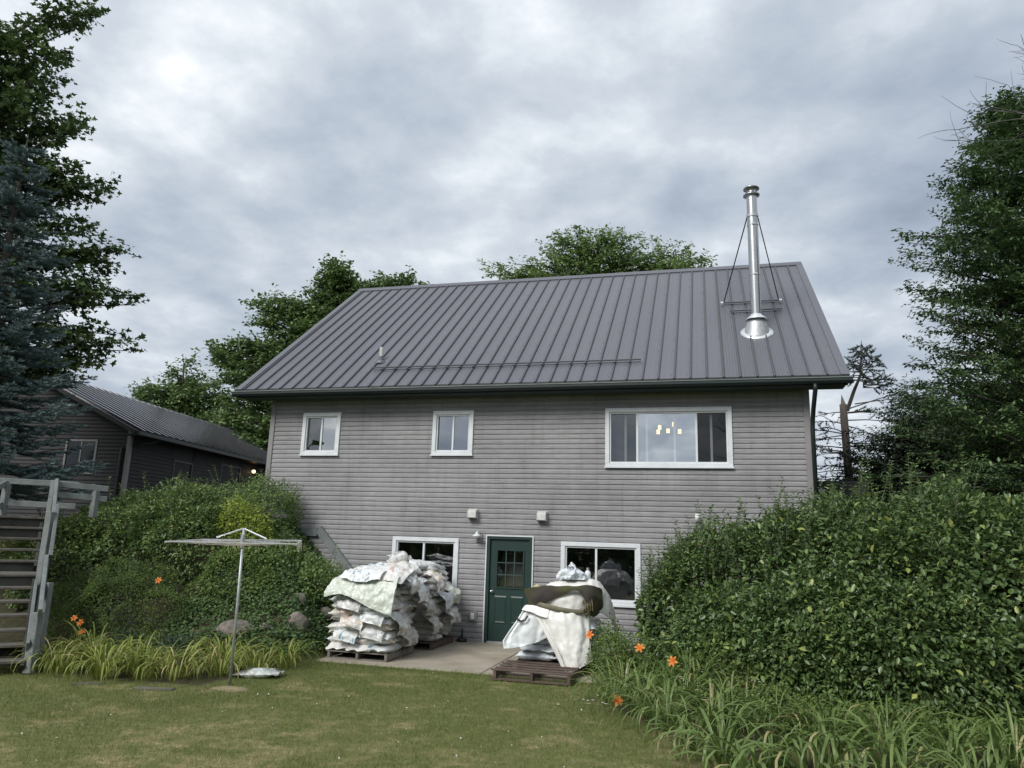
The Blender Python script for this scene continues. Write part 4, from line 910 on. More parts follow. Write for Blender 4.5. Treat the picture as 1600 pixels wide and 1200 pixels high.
# sandy patch and boards in the grass
def pad(name, cx, cy, rx, ry, h, m, label=None, cat=None, kind=None, seed=0):
    mb = MB(); n = 22; rings = 5; vs = [(cx, cy, h+float(ground(cx, cy)))]
    for r_ in range(1, rings+1):
        f = r_/rings
        for j in range(n):
            a = 2*math.pi*j/n; q = 1+0.25*nz((math.cos(a), math.sin(a), 0), 1.5, seed); x = cx+rx*f*q*math.cos(a); y = cy+ry*f*q*math.sin(a)
            vs.append((x, y, float(ground(x, y))+h*(1-f*f)+0.012*nz((x, y, 0), 9, seed)*(1-f)-0.015*(r_ == rings)+0.004))
    fs = [(0, 1+j, 1+(j+1) % n) for j in range(n)]+[(1+(r_-1)*n+j, 1+r_*n+j, 1+r_*n+(j+1) % n, 1+(r_-1)*n+(j+1) % n) for r_ in range(1, rings) for j in range(n)]
    o = mb.add(vs, fs).obj(name, m, smooth=True); return tag(o, label, cat, kind=kind)
pad('sandy_patch', -1.70, -5.72, 0.30, 0.16, 0.03, M['sand'], kind='stuff', seed=3)
pad('sandy_path', -5.35, -6.55, 0.75, 0.42, 0.02, mat('worn_path', (0.27, 0.24, 0.20), 0.95, c2=(0.17, 0.15, 0.12), scale=9, bump=0.5), kind='structure', seed=5)
for i, (x, y, l, a, lb) in enumerate([(-2.58, -6.08, 0.52, 10, 'weathered board lying flat in the lawn in front of the daylilies'), (-3.55, -6.15, 0.40, 32, 'thin grey stick of wood lying in the grass near the stairs')]):
    o = MB().box(-l/2, l/2, -0.06 if not i else -0.02, 0.06 if not i else 0.02, 0, 0.03).obj('board', M['tread'], loc=(x, y, float(ground(x, y))-0.010), rot=(0, 0, R(a))); bevel(o, 0.005); tag(o, lb, 'board')

# ------------------------------------------------------------------ right pallet with tarp
pallet(1.24, 2.42, -3.75, -2.80, 'empty brown wooden pallet lying at the edge of the lawn', M['palletwood'], 0.0, 0.14, 5)
pallet(1.36, 2.60, -2.76, -1.60, 'dark pallet under the tarp covered pile beside the door', M['palletwood'])
for k in range(5):
    cells = [(1.68, -2.50, 0), (2.28, -2.50, 0), (1.60, -1.95, 90), (1.98, -1.95, 90), (2.36, -1.95, 90)] if k % 2 == 0 else [(1.62, -2.42, 90), (1.98, -2.42, 90), (2.34, -2.42, 90), (1.68, -1.85, 0), (2.28, -1.85, 0)]
    for wh, (cx, cy, a) in zip(('front left', 'front right', 'back left', 'back middle', 'back right') if k % 2 == 0 else ('front left', 'front middle', 'front right', 'back left', 'back right'), cells):
        o = link('feed_bag', bagp[rnd.randrange(3)], None, (cx+rnd.uniform(-.02, .02), cy+rnd.uniform(-.02, .02), 0.13+k*0.118), (0, 0, R(a+rnd.uniform(-4, 4))), (1, 1, 1)); tag(o, f'pale bluish bag under the white tarp, {ORD[k]} layer up, {wh}', 'bag', 'bags under the white tarp')
# the tarp: dome, front panel, side flap and back fall, one cloth
def ring(z, x0, x1, y0, y1): return x0, x1, y0, y1, z
t1 = patch([[(1.74, -2.80, 0.93), (1.90, -2.84, 0.96), (2.12, -2.86, 0.94), (2.36, -2.80, 0.92), (2.56, -2.62, 0.95), (2.78, -2.25, 0.80), (2.84, -1.75, 0.50)],
            [(1.72, -2.78, 1.06), (1.90, -2.86, 1.10), (2.16, -2.86, 1.13), (2.40, -2.80, 1.12), (2.62, -2.52, 1.12), (2.76, -2.15, 1.05), (2.80, -1.70, 0.82)],
            [(1.76, -2.68, 1.24), (1.94, -2.74, 1.28), (2.18, -2.72, 1.29), (2.42, -2.66, 1.29), (2.62, -2.42, 1.28), (2.70, -2.08, 1.22), (2.72, -1.70, 1.05)],
            [(1.86, -2.48, 1.32), (1.98, -2.42, 1.37), (2.20, -2.38, 1.40), (2.40, -2.34, 1.41), (2.54, -2.24, 1.38), (2.60, -2.0, 1.32), (2.60, -1.70, 1.2)],
            [(1.84, -2.05, 1.24), (2.0, -2.0, 1.34), (2.18, -1.95, 1.38), (2.32, -1.95, 1.38), (2.44, -1.9, 1.34), (2.48, -1.8, 1.28), (2.5, -1.66, 1.18)],
            [(1.70, -1.65, 0.9), (1.9, -1.62, 1.0), (2.15, -1.6, 1.1), (2.3, -1.6, 1.1), (2.4, -1.6, 1.08), (2.45, -1.6, 1.05), (2.5, -1.58, 1.0)]], 48, 64, 0.016, 5.5, 5, 0.03, pleat=(0.016, 9, 0.9))
tarp = sheet(t1.obj('tarp', M['tarp'], smooth=True), 0.006)
tag(tarp, 'large white tarp draped over the pile of bags beside the green door', 'tarp')
f1 = patch([[(1.66, -2.86, 0.97), (1.88, -2.90, 0.99), (2.12, -2.91, 0.98), (2.36, -2.86, 0.95), (2.56, -2.64, 0.95)],
            [(1.80, -2.94, 0.78), (1.98, -3.00, 0.80), (2.20, -2.99, 0.79), (2.40, -2.90, 0.76), (2.54, -2.74, 0.72)],
            [(1.95, -2.99, 0.55), (2.10, -3.03, 0.55), (2.26, -3.02, 0.54), (2.42, -2.95, 0.52), (2.56, -2.80, 0.48)],
            [(2.10, -3.02, 0.33), (2.20, -3.06, 0.32), (2.33, -3.05, 0.31), (2.45, -2.99, 0.30), (2.58, -2.85, 0.33)],
            [(2.22, -3.03, 0.10), (2.30, -3.06, 0.06), (2.38, -3.05, 0.09), (2.49, -2.98, 0.15), (2.60, -2.85, 0.21)]], 40, 44, 0.012, 6, 8, 0.02, pleat=(0.045, 4.6, 0.55))
sheet(f1.obj('front_panel', M['tarp'], tarp, smooth=True), 0.006)
f2 = patch([[(1.95, -2.86, 1.00), (1.78, -2.88, 1.00), (1.66, -2.90, 1.01), (1.57, -2.90, 1.00), (1.52, -2.94, 0.94)],
            [(1.95, -2.90, 0.84), (1.78, -2.93, 0.83), (1.63, -2.95, 0.82), (1.50, -2.98, 0.80), (1.42, -3.02, 0.75)],
            [(1.95, -2.92, 0.68), (1.76, -2.93, 0.64), (1.58, -2.98, 0.62), (1.42, -3.05, 0.60), (1.32, -3.11, 0.59)],
            [(1.92, -2.90, 0.54), (1.74, -2.93, 0.43), (1.55, -3.02, 0.42), (1.36, -3.13, 0.43), (1.25, -3.17, 0.46)],
            [(1.86, -2.88, 0.52), (1.72, -2.91, 0.42), (1.54, -3.05, 0.38), (1.38, -3.15, 0.36), (1.28, -3.18, 0.345)]], 30, 32, 0.010, 6, 14, 0.018, lin=True, pleat=(0.03, 3.5, -0.3))
sheet(f2.obj('side_flap', M['tarpblue'], tarp, smooth=True), 0.006)
f3 = patch([[(1.54, -2.93, 0.99), (1.66, -2.95, 1.00), (1.80, -2.95, 0.98), (1.95, -2.94, 0.98)], [(1.50, -2.99, 0.92), (1.64, -3.0, 0.90), (1.80, -3.0, 0.84), (1.92, -3.02, 0.82)]], 8, 20, 0.012, 8, 17, lin=True)
sheet(f3.obj('hem', M['tarp'], tarp, smooth=True), 0.012)
f4 = patch([[(1.72, -2.95, 0.83), (1.80, -2.98, 0.80)], [(1.88, -3.02, 0.60), (1.96, -3.05, 0.58)], [(2.03, -3.05, 0.36), (2.12, -3.08, 0.34)], [(2.18, -3.06, 0.10), (2.25, -3.08, 0.06)]], 24, 5, 0.008, 8, 19)
sheet(f4.obj('hem', M['tarp'], tarp, smooth=True), 0.012)
MB().tube([(1.44, -3.04, 0.83), (1.45, -3.05, 0.775), (1.51, -3.04, 0.76), (1.57, -3.02, 0.78), (1.60, -3.0, 0.84)], 0.014, 6).obj('handle_loop', M['black'], tarp, True)
# mossy mat band and strap
mt = patch([[(1.51, -2.90, 1.23), (1.69, -2.90, 1.27), (1.89, -2.88, 1.31), (2.10, -2.84, 1.31), (2.29, -2.82, 1.30), (2.51, -2.74, 1.32), (2.64, -2.54, 1.30), (2.67, -2.25, 1.18)],
            [(1.57, -2.93, 1.08), (1.72, -2.95, 1.14), (1.89, -2.93, 1.20), (2.11, -2.90, 1.25), (2.34, -2.88, 1.29), (2.53, -2.82, 1.22), (2.65, -2.62, 1.10), (2.68, -2.28, 1.02)],
            [(1.60, -2.93, 0.91), (1.75, -2.94, 0.98), (1.90, -2.92, 1.08), (2.12, -2.90, 1.17), (2.38, -2.90, 1.25), (2.51, -2.86, 1.06), (2.58, -2.72, 0.86), (2.66, -2.32, 0.93)]], 16, 48, 0.012, 5, 21, 0.015)
mt.v = [(x+.02*nz((x, y, z), 6, 3), y+.015*nz((x, y, z), 9, 8), z+.03*nz((x, y, z), 4.5, 4)) for x, y, z in mt.v]
sheet(mt.obj('carpet_mat', M['matting'], smooth=True), 0.02); mo = bpy.context.scene.objects['carpet_mat']; tag(mo, 'dark brown mossy mat wrapped around the top of the white tarp', 'mat')
MB().tube([(1.66, -2.90, 1.27), (1.72, -2.90, 1.29), (1.77, -2.89, 1.285)], [0.02, 0.03, 0.015], 8).obj('moss_tuft', mat('pale_moss', (0.5, 0.46, 0.28), 0.9), mo, True)
spx = [(1.70, -2.93, 1.03), (1.80, -2.95, 1.01), (1.95, -2.97, 0.985), (2.13, -2.96, 0.955), (2.34, -2.90, 0.93), (2.48, -2.82, 0.95), (2.58, -2.66, 0.99), (2.70, -2.42, 1.02)]
sm = MB()
for a, b in zip(spx[:-1], spx[1:]): sm.bar(a, b, 0.012, 0.065)
strap = patch([[(p[0], p[1], p[2]+0.035) for p in spx], [(p[0], p[1]-0.012, p[2]) for p in spx], [(p[0], p[1], p[2]-0.035) for p in spx]], 4, 30, 0.006, 8, 2)
sheet(strap.obj('strap', M['strap'], smooth=True), 0.012); so2 = bpy.context.scene.objects['strap']; tag(so2, 'faded olive strap tied around the tarp below the mossy mat', 'strap')
MB().tube([(2.50, -2.82, 1.02), (2.44, -2.88, 0.95), (2.49, -2.88, 0.88), (2.54, -2.84, 0.96), (2.50, -2.85, 0.84)], 0.013, 6).obj('knot', mat('yellowed_rope', (0.17, 0.14, 0.07), 0.9), so2, True)
for k in range(4): MB().tube([(2.47+k*.035, -2.88+k*.02, 1.12), (2.50+k*.03, -2.90+k*.02, 1.03), (2.49+k*.035, -2.88+k*.02, 0.95)], 0.009, 5).obj('rope_strand', bpy.data.materials['yellowed_rope'], so2)
tb = bag_mesh(120, 0.30, 0.34, 0.22, M['bagPale'], 0.06)
sk = empty('plastic_sack', (2.17, -2.46, 1.40), 'crumpled clear white plastic sack sitting on top of the tarp', 'bag')
bodym = patch([[(-0.20, -0.14, 0.0), (-0.05, -0.20, 0.0), (0.14, -0.16, 0.0), (0.26, -0.04, 0.0), (0.2, 0.16, 0), (-0.1, 0.16, 0), (-0.20, -0.14, 0.0)],
               [(-0.18, -0.14, 0.09), (-0.03, -0.20, 0.12), (0.13, -0.15, 0.11), (0.22, -0.03, 0.08), (0.17, 0.14, 0.1), (-0.08, 0.14, 0.1), (-0.18, -0.14, 0.09)],
               [(-0.07, -0.06, 0.17), (0.0, -0.10, 0.20), (0.08, -0.06, 0.19), (0.12, 0.0, 0.17), (0.09, 0.06, 0.18), (-0.03, 0.06, 0.18), (-0.07, -0.06, 0.17)],
               [(0.0, -0.01, 0.25), (0.015, -0.02, 0.27), (0.03, -0.01, 0.26), (0.04, 0.0, 0.25), (0.03, 0.01, 0.25), (0.01, 0.01, 0.25), (0.0, -0.01, 0.25)]], 18, 34, 0.03, 9, 4, 0.05)
bodym.obj('sack_body', M['bagPale'], sk)
MB().tube([(-0.03, -0.165, 0.17), (0.0, -0.16, 0.20), (0.02, -0.15, 0.18), (0.05, -0.14, 0.20), (0.07, -0.12, 0.17)], 0.009, 5).obj('printed_mark', M['black'], sk)
bt = empty('spray_bottle', (2.42, -2.24, 1.39), 'small white bottle with grey cap standing on the tarp behind the sack', 'bottle')
MB().lathe([(0, 0.0), (0.05, 0.0), (0.05, 0.12), (0.02, 0.15)], (0, 0, 0), 12).obj('body', M['white'], bt, True); MB().lathe([(0.02, 0.15), (0.024, 0.15), (0.024, 0.19), (0, 0.19)], (0, 0, 0), 10).obj('cap', M['galv'], bt)

# ------------------------------------------------------------------ rocks
def rock(cx, cy, r, label, sq=(1, 1, 0.7), seed=0, dz=0.0):
    mb = MB(); nu, nv = 20, 13; vs = []
    for i in range(nv+1):
        for j in range(nu):
            th = math.pi*i/nv; ph = 2*math.pi*j/nu; d = Vector((math.sin(th)*math.cos(ph), math.sin(th)*math.sin(ph), math.cos(th)))
            q = r*(1+0.22*noise.noise(d*1.3+Vector((seed, 0, 0)))+0.13*noise.noise(d*3.0+Vector((0, seed, 0)))+0.06*noise.noise(d*7+Vector((0, seed, 2)))); vs.append((d.x*q*sq[0], d.y*q*sq[1], d.z*q*sq[2]))
    mb.add(vs, [(i*nu+j, i*nu+(j+1) % nu, (i+1)*nu+(j+1) % nu, (i+1)*nu+j) for i in range(nv) for j in range(nu)])
    o = mb.obj('rock', M['rock'], smooth=True, loc=(cx, cy, float(ground(cx, cy))+r*sq[2]*0.15+dz)); return tag(o, label, 'rock', 'rocks at the foot of the left bank')
rock(-2.35, -3.10, 0.19, 'rounded grey rock nearest the stack of bags', (1, .9, 1.0), 1)
rock(-3.25, -3.45, 0.29, 'broad flat pinkish rock behind the clothesline pole', (1.25, .9, .55), 2)
rock(-2.75, -2.45, 0.15, 'square brown rock set in the ivy above the flat rock', (1.2, .9, .75), 3)
rock(-2.5, -1.9, 0.15, 'brown rock highest up in the ivy of the bank', (1.3, .9, .8), 4, 0.05)
rock(-2.0, -2.55, 0.12, 'small reddish rock between the ivy and the bag stack', (1.3, .9, .8), 5)
rock(-2.75, -3.35, 0.10, 'small rock low in the grass between the two larger rocks', (1.2, .9, .7), 6)

# ------------------------------------------------------------------ foliage tools
def unit(a): return a/(np.linalg.norm(a, axis=-1, keepdims=True)+1e-9)
def leaves(P, A, Nn, Ln, Wd, fold=0.18, shape='kite', rng=RNG, droop=0.1):
    """P base (n,3), A direction, Nn up normal, Ln, Wd (n,) -> verts, faces, n_per"""
    n = len(P); A = unit(A); B = unit(np.cross(A, Nn)); Nn = unit(np.cross(B, A))
    Ln = np.broadcast_to(Ln, (n,))[:, None]; Wd = np.broadcast_to(Wd, (n,))[:, None]
    if shape == 'tri':
        V_ = np.stack([P-B*Wd*.5, P+B*Wd*.5, P+A*Ln], 1).reshape(-1, 3); Fi = np.arange(n)[:, None]*3+np.array([[0, 1, 2]]); return V_, Fi, 3
    if shape == 'kite':
        V_ = np.stack([P, P+A*Ln*.45+B*Wd*.5+Nn*Wd*fold, P+A*Ln-Nn*Ln*droop, P+A*Ln*.45-B*Wd*.5+Nn*Wd*fold], 1).reshape(-1, 3)
        Fi = (np.arange(n)[:, None, None]*4+np.array([[[0, 1, 2], [0, 2, 3]]])).reshape(-1, 3); return V_, Fi, 4
    if shape == 'oval':
        pts = [P, P+A*Ln*.28+B*Wd*.42+Nn*Wd*fold, P+A*Ln*.68+B*Wd*.40+Nn*(Wd*fold-Ln*droop*.4), P+A*Ln-Nn*Ln*droop, P+A*Ln*.68-B*Wd*.40+Nn*(Wd*fold-Ln*droop*.4), P+A*Ln*.28-B*Wd*.42+Nn*Wd*fold]
        V_ = np.stack(pts, 1).reshape(-1, 3)
        Fi = (np.arange(n)[:, None, None]*6+np.array([[[0, 1, 2, 3], [0, 3, 4, 5]]])).reshape(-1, 4); return V_, Fi, 6
    if shape == 'star':       # lobed leaf
        pts = [P, P+A*Ln*.30+B*Wd*.28, P+A*Ln*.42+B*Wd*.62+Nn*Wd*fold, P+A*Ln*.60+B*Wd*.22, P+A*Ln-Nn*Ln*droop, P+A*Ln*.60-B*Wd*.22, P+A*Ln*.42-B*Wd*.62+Nn*Wd*fold, P+A*Ln*.30-B*Wd*.28]
        V_ = np.stack(pts, 1).reshape(-1, 3)
        Fi = (np.arange(n)[:, None, None]*8+np.array([[[0, 1, 3, 4], [1, 2, 3, 3], [0, 4, 5, 7], [7, 5, 6, 6]]]))
        tri = np.array([[0, 1, 3], [1, 2, 3], [0, 3, 4], [0, 4, 5], [0, 5, 7], [7, 5, 6]])
        Fi = (np.arange(n)[:, None, None]*8+tri[None]).reshape(-1, 3); return V_, Fi, 8
def rdir(n, rng): return unit(rng.normal(size=(n, 3)))
def ell_pts(ells, n, rng, inner=0.75):
    E_ = np.array([e[:6] for e in ells], float); w = (E_[:, 3]*E_[:, 4]+E_[:, 4]*E_[:, 5]+E_[:, 3]*E_[:, 5]); w = w/w.sum()
    k = rng.choice(len(E_), n, p=w); d = rdir(n, rng); r = inner+(1-inner)*rng.random(n)
    return E_[k, :3]+d*E_[k, 3:6]*r[:, None], unit(d/E_[k, 3:6]), k, E_
def foliage(name, ells, nleaf, L0, W0, m, parent, seed=1, shape='kite', inner=0.7, up=0.5, bump=0.18, fold=0.2, clump=None, cull=True, out=0.6, jit=0.3, var_bias=0.0, dn=0.6, az=-0.25, hole=None):
    rng = np.random.default_rng(seed)
    if clump:
        nc = max(8, nleaf//clump[0]); P, D, k, E_ = ell_pts(ells, nc, rng, inner)
        if cull:
            ok = np.ones(len(P), bool)
            for i, e in enumerate(E_):
                q = np.sum(((P-e[:3])/e[3:6])**2, 1); ok &= ~((q < 0.55) & (k != i))
            P, D = P[ok], D[ok]
        cv = rng.normal(0, 0.12, len(P))
        ci = rng.integers(0, len(P), nleaf)
        off = rng.normal(size=(nleaf, 3))*np.array(clump[1])
        P0 = P[ci]+off; Dn = D[ci]; cvv = cv[ci]
    else:
        P0, Dn, k, E_ = ell_pts(ells, int(nleaf*1.5), rng, inner)
        nb = np.array([noise.noise(Vector(p*2.2)) for p in P0[::1]]) if len(P0) < 60000 else (vnoise(P0[:, 0]+P0[:, 1]*.7, P0[:, 2]+P0[:, 1]*.5, 1.5, seed)*.6+vnoise(P0[:, 0]-P0[:, 1]*.6, P0[:, 2]*1.1+P0[:, 1]*.4, 3.6, seed+8)*.4)*2.5-1.25
        P0 = P0+Dn*(nb*bump)[:, None]
        if cull:
            ok = np.ones(len(P0), bool)
            for i, e in enumerate(E_):
                q = np.sum(((P0-e[:3])/e[3:6])**2, 1); ok &= ~((q < 0.6) & (k != i))
            if hole is not None: ok &= (nb > hole) | (rng.random(len(nb)) < .25)
            P0, Dn, nb = P0[ok][:nleaf], Dn[ok][:nleaf], nb[ok][:nleaf]
        cvv = nb*0.12
    n = len(P0)
    A = unit(Dn*out+rng.normal(size=(n, 3))*jit+np.array([0, 0, az])+rdir(n, rng)*0.5)
    Nn = unit(np.array([0, 0, up])+Dn*dn+rng.normal(size=(n, 3))*0.45)
    sc_ = rng.uniform(0.6, 1.2, n)
    V_, Fi, npv = leaves(P0, A, Nn, L0*sc_, W0*sc_, fold, shape, rng)
    var = np.clip(rng.beta(2, 2.6, n)+cvv+var_bias, 0, 1)
    me_ = npmesh(name, V_, Fi, m, np.repeat(var, npv))
    return link(name, me_, parent)
def stems(ells, base, n, m, parent, seed=3, r=0.018, name='stem'):
    rng = random.Random(seed); mb = MB(); b = Vector(base)
    for i in range(n):
        e = ells[i % len(ells)]; d = Vector((rng.gauss(0, 1), rng.gauss(0, 1), abs(rng.gauss(0, 1)))).normalized()
        t = Vector((e[0]+d.x*e[3]*.8, e[1]+d.y*e[4]*.8, e[2]+d.z*e[5]*.8)); s = b+Vector((rng.uniform(-.2, .2), rng.uniform(-.2, .2), 0))
        mid_ = s.lerp(t, .5)+Vector((rng.uniform(-.1, .1), rng.uniform(-.1, .1), .12)); mb.tube([s, mid_, t], [r, r*.7, r*.25], 5, False)
    return mb.obj(name, m, parent)
def rel(ells, o): return [(e[0]-o[0], e[1]-o[1], e[2]-o[2], e[3], e[4], e[5]) for e in ells]
def shoots(root, rl, n, l0, l1, mk, seed, lf=(.04, .07)):
    rs_ = random.Random(seed); sm_ = MB(); LP_, LA_, LN_2 = [], [], []
    for i in range(n):
        e = rs_.choice(rl); a = rs_.uniform(0, 6.28); q = math.sqrt(rs_.random())*.98; z = e[2]+e[5]*math.sqrt(max(0, 1-q*q))-.08
        p0 = Vector((e[0]+e[3]*q*math.cos(a), e[1]+e[4]*q*math.sin(a), z)); l = rs_.uniform(l0, l1)
        d = Vector((rs_.gauss(0, .25)+math.cos(a)*.5*q, rs_.gauss(0, .25)+math.sin(a)*.5*q, 1)).normalized(); sm_.tube([p0, p0+d*l*.5, p0+d*l+Vector((rs_.gauss(0, .04), rs_.gauss(0, .04), 0))], [.005, .004, .002], 4, False)
        for k in range(int(l/.045)):
            for s_ in (0, 3.14):
                b = a+k*1.57+s_+rs_.uniform(-.4, .4); LP_.append(tuple(p0+d*(.05+k*.045))); LA_.append((math.cos(b), math.sin(b), rs_.uniform(.1, .8))); LN_2.append((rs_.uniform(-.3, .3), rs_.uniform(-.3, .3), 1))
    sm_.obj('shoot_stem', M['twig'], root)['kind'] = 'stuff'; rng = np.random.default_rng(seed); sz = rng.uniform(*lf, len(LP_))
    V_, Fi, npv = leaves(np.array(LP_), np.array(LA_), np.array(LN_2), sz, sz*.45, .15, 'oval'); link('shoot_leaves', npmesh('shoot_leaves', V_, Fi, M[mk], np.repeat(rng.random(len(LP_)), npv)), root)['kind'] = 'stuff'
def shrub(name, ells, n, L0, W0, mk, label, seed, cat='shrub', group=None, shape='kite', **kw):
    x = sum(e[0] for e in ells)/len(ells); y = sum(e[1] for e in ells)/len(ells); z = float(ground(x, y))
    root = empty(name, (x, y, z), label, cat, group); rl = rel(ells, (x, y, z))
    foliage('foliage', rl, n, L0, W0, M[mk], root, seed, shape, **kw)
    stems([(e[0], e[1], e[2], e[3]*.7, e[4]*.7, e[5]*.7) for e in rl], (0, 0, -0.05), 10+2*len(ells), M['twig'], root, seed)
    return root, rl

# ------------------------------------------------------------------ the big hedge
HE = [(3.72, -2.15, .72, .52, .6, .85), (4.05, -2.0, .9, .55, .6, .9), (4.6, -1.9, 1.05, .85, .9, 1.22), (5.5, -2.2, 1.2, 1.0, 1.1, 1.38), (6.5, -2.8, 1.25, 1.2, 1.4, 1.55), (7.5, -3.1, 1.35, 1.1, 1.4, 1.62),
      (8.4, -3.3, 1.3, 1.2, 1.4, 1.42), (4.6, -2.8, .6, .85, .85, .85), (5.7, -3.5, .65, 1.2, 1.0, 1.1), (7.0, -3.9, .65, 1.4, 1.0, 1.15), (9.4, -3.9, 1.0, 1.2, 1.2, 1.3)]
hedge, hrl = shrub('hedge', HE, 115000, 0.080, 0.038, 'hedge', 'huge rounded hedge of dark glossy oval leaves beside the house', 5, 'hedge', shape='oval', inner=0.82, bump=0.34, up=0.9, fold=0.14, dn=0.35, az=-0.1, hole=-.5)
foliage('inner_leaves', hrl, 46000, 0.10, 0.06, M['hedge'], hedge, 6, 'kite', inner=0.45, bump=0.0, up=.6)['kind'] = 'stuff'
# tall shoots above it, each a stem with paired leaves (one part) and the 300 largest leaves as parts
sh = MB(); LP, LA, LN = [], [], []
rs = random.Random(9); ho = hedge.location
for i in range(330):
    e = HE[rs.choice((0, 1, 1, 2, 2, 3, 3, 4, 4, 5))]; a = rs.uniform(0, 6.28); rr_ = math.sqrt(rs.random())*0.99
    x, y = e[0]+e[3]*rr_*math.cos(a), e[1]+e[4]*rr_*math.sin(a); z = e[2]+e[5]*math.sqrt(max(0, 1-rr_*rr_))-0.12
    l = rs.uniform(0.28, 0.72); d = Vector((rs.uniform(-.3, .3)+math.cos(a)*.25*rr_, rs.uniform(-.3, .3)+math.sin(a)*.25*rr_, 1)).normalized()
    p0 = Vector((x, y, z)); sh.tube([p0-ho, p0+d*l*.5-ho, p0+d*l-ho], [0.005, 0.004, 0.002], 4, False)
    for k in range(int(l/0.045)):
        q = p0+d*(0.06+k*0.045)
        for s in (0, 3.14):
            b = a+k*1.57+s+rs.uniform(-.4, .4); LP.append(q-ho); LA.append((math.cos(b), math.sin(b), rs.uniform(.2, .8))); LN.append((rs.uniform(-.3, .3), rs.uniform(-.3, .3), 1))
sh.obj('shoot_stem', M['twig'], hedge)['kind'] = 'stuff'
LP = np.array([tuple(p) for p in LP]); rng = np.random.default_rng(4); sz = rng.uniform(.05, .09, len(LP))
V_, Fi, npv = leaves(LP, np.array(LA), np.array(LN), sz, sz*.42, .15, 'oval'); link('shoot_leaves', npmesh('shoot_leaves', V_, Fi, M['hedgetop'], np.repeat(rng.random(len(LP)), npv)), hedge)['kind'] = 'stuff'
lv = []
for i in range(5):
    V_, Fi, npv = leaves(np.zeros((1, 3)), np.array([[1, 0, -0.1]]), np.array([[0, 0, 1.]]), np.array([1.0]), np.array([0.46+.03*i]), .14, 'oval', droop=.08+.03*i); lv.append(npmesh('leaf', V_, Fi, M['hedge'], np.full(6, 0.45+.12*i)))
rng = np.random.default_rng(77); cnt = 0; CL = CPOS-np.array(ho)
HEr = np.array(hrl)
while cnt < 290:
    P, D, k, E_ = ell_pts(hrl, 1, rng, 1.0)
    p, d = P[0], D[0]
    if np.dot(d, CL-p) < 0.2*np.linalg.norm(CL-p) or p[2]+ho[2] < 0.15 or p[0]+ho[0] > 8.3: continue
    q = np.sum(((p-E_[:, :3])/E_[:, 3:6])**2, 1)
    if np.any((q < 0.95) & (np.arange(len(E_)) != k[0])): continue
    p = p+d*rng.uniform(.02, .10); a = Vector(unit(d*0.7+rng.normal(size=3)*.6+np.array([0, 0, -.2]))); u = Vector((0, 0, 1))+Vector(d)*.7+Vector(rng.normal(size=3)*.35)
    b = u.cross(a).normalized(); c = a.cross(b)
    rot_ = Matrix((a, b, c)).transposed().to_euler(); s = rng.uniform(.08, .115)
    link('leaf', lv[cnt % 5], hedge, tuple(p), rot_, (s, s, s)); cnt += 1

# ------------------------------------------------------------------ shrubs on the left bank
gs, gr = shrub('glossy_shrub', [(-7.4, -1.3, 1.9, 1.15, 1.0, 0.9), (-6.2, -1.3, 1.85, 1.25, 1.1, 1.05), (-5.5, -1.8, 1.55, 0.9, 0.8, 0.85), (-6.9, -1.8, 1.45, 1.2, 0.85, 0.9), (-8.4, -2.2, 1.25, 0.95, 0.8, 0.95)], 36000, 0.085, 0.045, 'bushA', 'tall leafy green shrub with pale leaf edges above the olive bush', 21, shape='oval', inner=0.78, bump=0.36, up=.9, dn=.35, az=-.1)
shoots(gs, gr, 90, .2, .6, 'bushA', 201, (.05, .085))
go, gor = shrub('golden_shrub', [(-4.85, -1.35, 2.15, 0.62, 0.55, 0.48), (-4.45, -1.6, 1.85, 0.55, 0.5, 0.45)], 4200, 0.07, 0.042, 'bushY', 'yellow green shrub glowing between darker bushes near the house corner', 22, shape='oval', inner=0.55, bump=0.2)
shoots(go, gor, 40, .15, .35, 'bushY', 202)
co, cor = shrub('corner_shrub', [(-4.6, -0.75, 2.15, 0.55, 0.55, 0.65), (-4.9, -0.5, 2.35, 0.9, 0.6, 0.8)], 9000, 0.06, 0.035, 'bushM', 'green shrub pressed against the corner of the grey house', 23, inner=0.7, bump=0.2)
shoots(co, cor, 40, .15, .4, 'bushM', 203)
tw_, twr = shrub('tall_weed_shrub', [(-6.4, 0.3, 2.5, 1.3, 0.6, 0.62), (-8.0, 0.5, 2.4, 1.0, 0.6, 0.5)], 9000, 0.065, 0.032, 'bushM', 'loose weedy shrub in front of the low dark house', 24, inner=0.5, bump=0.3)
shoots(tw_, twr, 60, .2, .55, 'bushM', 204)
bk_, bkr = shrub('bank_shrub', [(-3.1, -1.45, 0.85, 0.9, 0.8, 0.76), (-4.0, -1.4, 1.25, 0.8, 0.8, 0.7), (-2.5, -1.2, 0.6, 0.65, 0.7, 0.7)], 16000, 0.065, 0.04, 'bushM', 'mid green shrub spreading down the bank beside the bag stack', 25, shape='oval', inner=0.72, bump=0.34, up=.9, dn=.35, az=-.1)
shoots(bk_, bkr, 60, .12, .35, 'bushM', 205)
shrub('dark_shrub', [(-4.15, -2.3, 0.85, 0.85, 0.75, 0.78), (-3.3, -2.2, 0.70, 0.6, 0.6, 0.6)], 11000, 0.06, 0.035, 'bushO', 'dense shrub behind the clothesline pole', 26, inner=0.75, bump=0.3)
ol, olr = shrub('olive_shrub', [(-6.75, -3.0, 0.50, 0.75, 0.75, 0.72), (-5.65, -3.2, 0.62, 0.95, 0.85, 0.80), (-4.95, -3.3, 0.42, 0.65, 0.7, 0.66)], 34000, 0.038, 0.022, 'bushO', 'low wide olive green bush of tiny leaves beside the stairs', 27, inner=0.82, bump=0.24)
shoots(ol, olr, 120, .08, .25, 'bushO', 206, (.025, .04))
